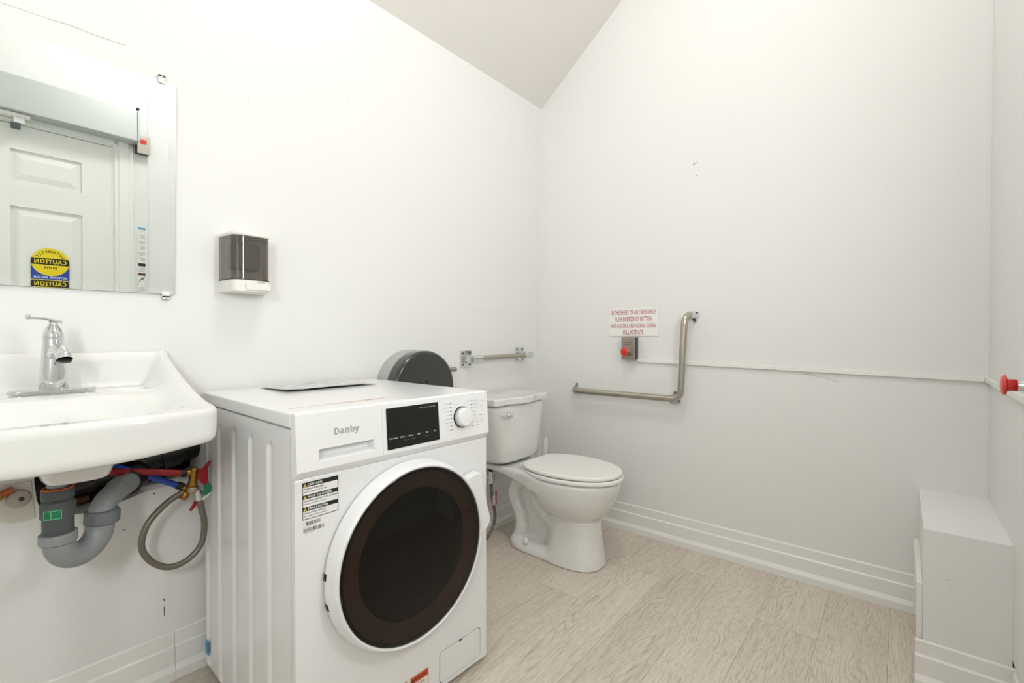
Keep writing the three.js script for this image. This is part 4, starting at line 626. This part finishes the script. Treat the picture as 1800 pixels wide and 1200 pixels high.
    const lev = obj('flush_lever', [lathe([[0, 0.012], [0.007, 0.011], [0.013, 0.006], [0.015, 0], [0, 0]], 24).rotateX(Math.PI / 2).translate(-0.117, 0.643, 0.222), (() => { const g = tube([[-0.112, 0.642, 0.235], [-0.14, 0.638, 0.24], [-0.17, 0.643, 0.243], [-0.195, 0.649, 0.243]], 0.006, 24, 12), c = curve([[-0.112, 0.642, 0.235], [-0.14, 0.638, 0.24], [-0.17, 0.643, 0.243], [-0.195, 0.649, 0.243]]), p = g.attributes.position; for (let i = 0; i <= 24; i++) { const C = c.getPointAt(i / 24), k = 1.35 - 0.9 * Math.sin(i / 24 * 1.57); for (let j = 0; j <= 12; j++) { const q = i * 13 + j; p.setXYZ(q, C.x + (p.getX(q) - C.x) * k, C.y + (p.getY(q) - C.y) * k, C.z + (p.getZ(q) - C.z) * k); } } g.computeVertexNormals(); return g; })(), new THREE.SphereGeometry(0.0045, 12, 10).translate(-0.195, 0.649, 0.243)], M.chrome, t);
    lev.userData.label = 'chrome flush lever';
  }
}
// toilet brush behind the bowl, water connection
{
  const b = thing('toilet_brush', 'white toilet brush handle standing behind the toilet', 'brush', [-0.125, 0, 0.125]);
  const sh = new THREE.Shape(); sh.moveTo(-0.005, 0); sh.lineTo(0.005, 0); sh.bezierCurveTo(0.006, 0.03, 0.013, 0.06, 0.013, 0.1); sh.quadraticCurveTo(0.012, 0.122, 0, 0.124); sh.quadraticCurveTo(-0.012, 0.122, -0.013, 0.1); sh.bezierCurveTo(-0.013, 0.06, -0.006, 0.03, -0.005, 0);
  obj('handle', [extrude(sh, 0.014, 0.004, 3).rotateY(-0.95).translate(-0.004, 0.33, 0), cyl(0.006, 0.006, 0.26, 14).translate(0, 0.21, 0.004)], M.seat, b);
  obj('holder', lathe([[0, 0.002], [0.05, 0.002], [0.052, 0.01], [0.045, 0.1], [0.047, 0.105], [0.042, 0.105], [0.048, 0.012], [0, 0.012]], 28), M.seat, b);
  const v = thing('stop_valve', 'chrome stop valve on the wall behind the toilet', 'valve', [-0.535, 0.31, 0.0]);
  obj('valve_body', [between(V3(0, 0, 0.0), V3(0, 0, 0.09), 0.008, 0.008, 16), lathe([[0, 0.03], [0.011, 0.03], [0.013, 0.02], [0.013, -0.015], [0.016, -0.02], [0.016, -0.032], [0.009, -0.042], [0, -0.042]], 20).translate(0, 0.005, 0.08)], M.chrome, v);
  obj('black_nut', lathe([[0, 0.048], [0.014, 0.048], [0.016, 0.044], [0.016, 0.034], [0, 0.034]], 16).translate(-0.002, 0, 0.08), M.black, v);
  obj('valve_handle', [between(V3(0, -0.004, 0.08), V3(0.026, -0.008, 0.082), 0.006, 0.006, 12), new THREE.SphereGeometry(0.011, 14, 10).scale(0.7, 1.2, 0.8).translate(0.03, -0.008, 0.082)], M.chrome, v);
  const h = thing('supply_hose', 'grey braided supply hose with red tags beside the toilet', 'hose', [-0.535, 0, 0.08]);
  obj('hose', tube([[0, 0.268, 0], [0.001, 0.235, 0.002], [0.008, 0.185, 0.004], [0.02, 0.13, 0.006], [0.018, 0.085, 0.006], [-0.004, 0.05, 0.008], [-0.05, 0.02, 0.012], [-0.12, 0.009, 0.02]], 0.008, 70, 12), M.braid, h);
  obj('red_tag', [box(-0.006, -0.001, 0.165, 0.222, 0.0105, 0.0115), box(0.001, 0.006, 0.158, 0.168, 0.0105, 0.012)], M.deepRed, h);
  obj('red_tag', [box(0.018, 0.0225, 0.186, 0.238, 0.012, 0.013), box(0.021, 0.027, 0.17, 0.2, 0.012, 0.013), box(0.0225, 0.0275, 0.208, 0.238, 0.012, 0.013)], M.deepRed, h);
  obj('tag_sheet', box(-0.001, 0.021, 0.168, 0.218, 0.0112, 0.0119), M.offwhite, h);
}
scene.traverse((o) => { if (o.isMesh) { o.castShadow = true; o.receiveShadow = true; } });
renderer.render(scene, camera);
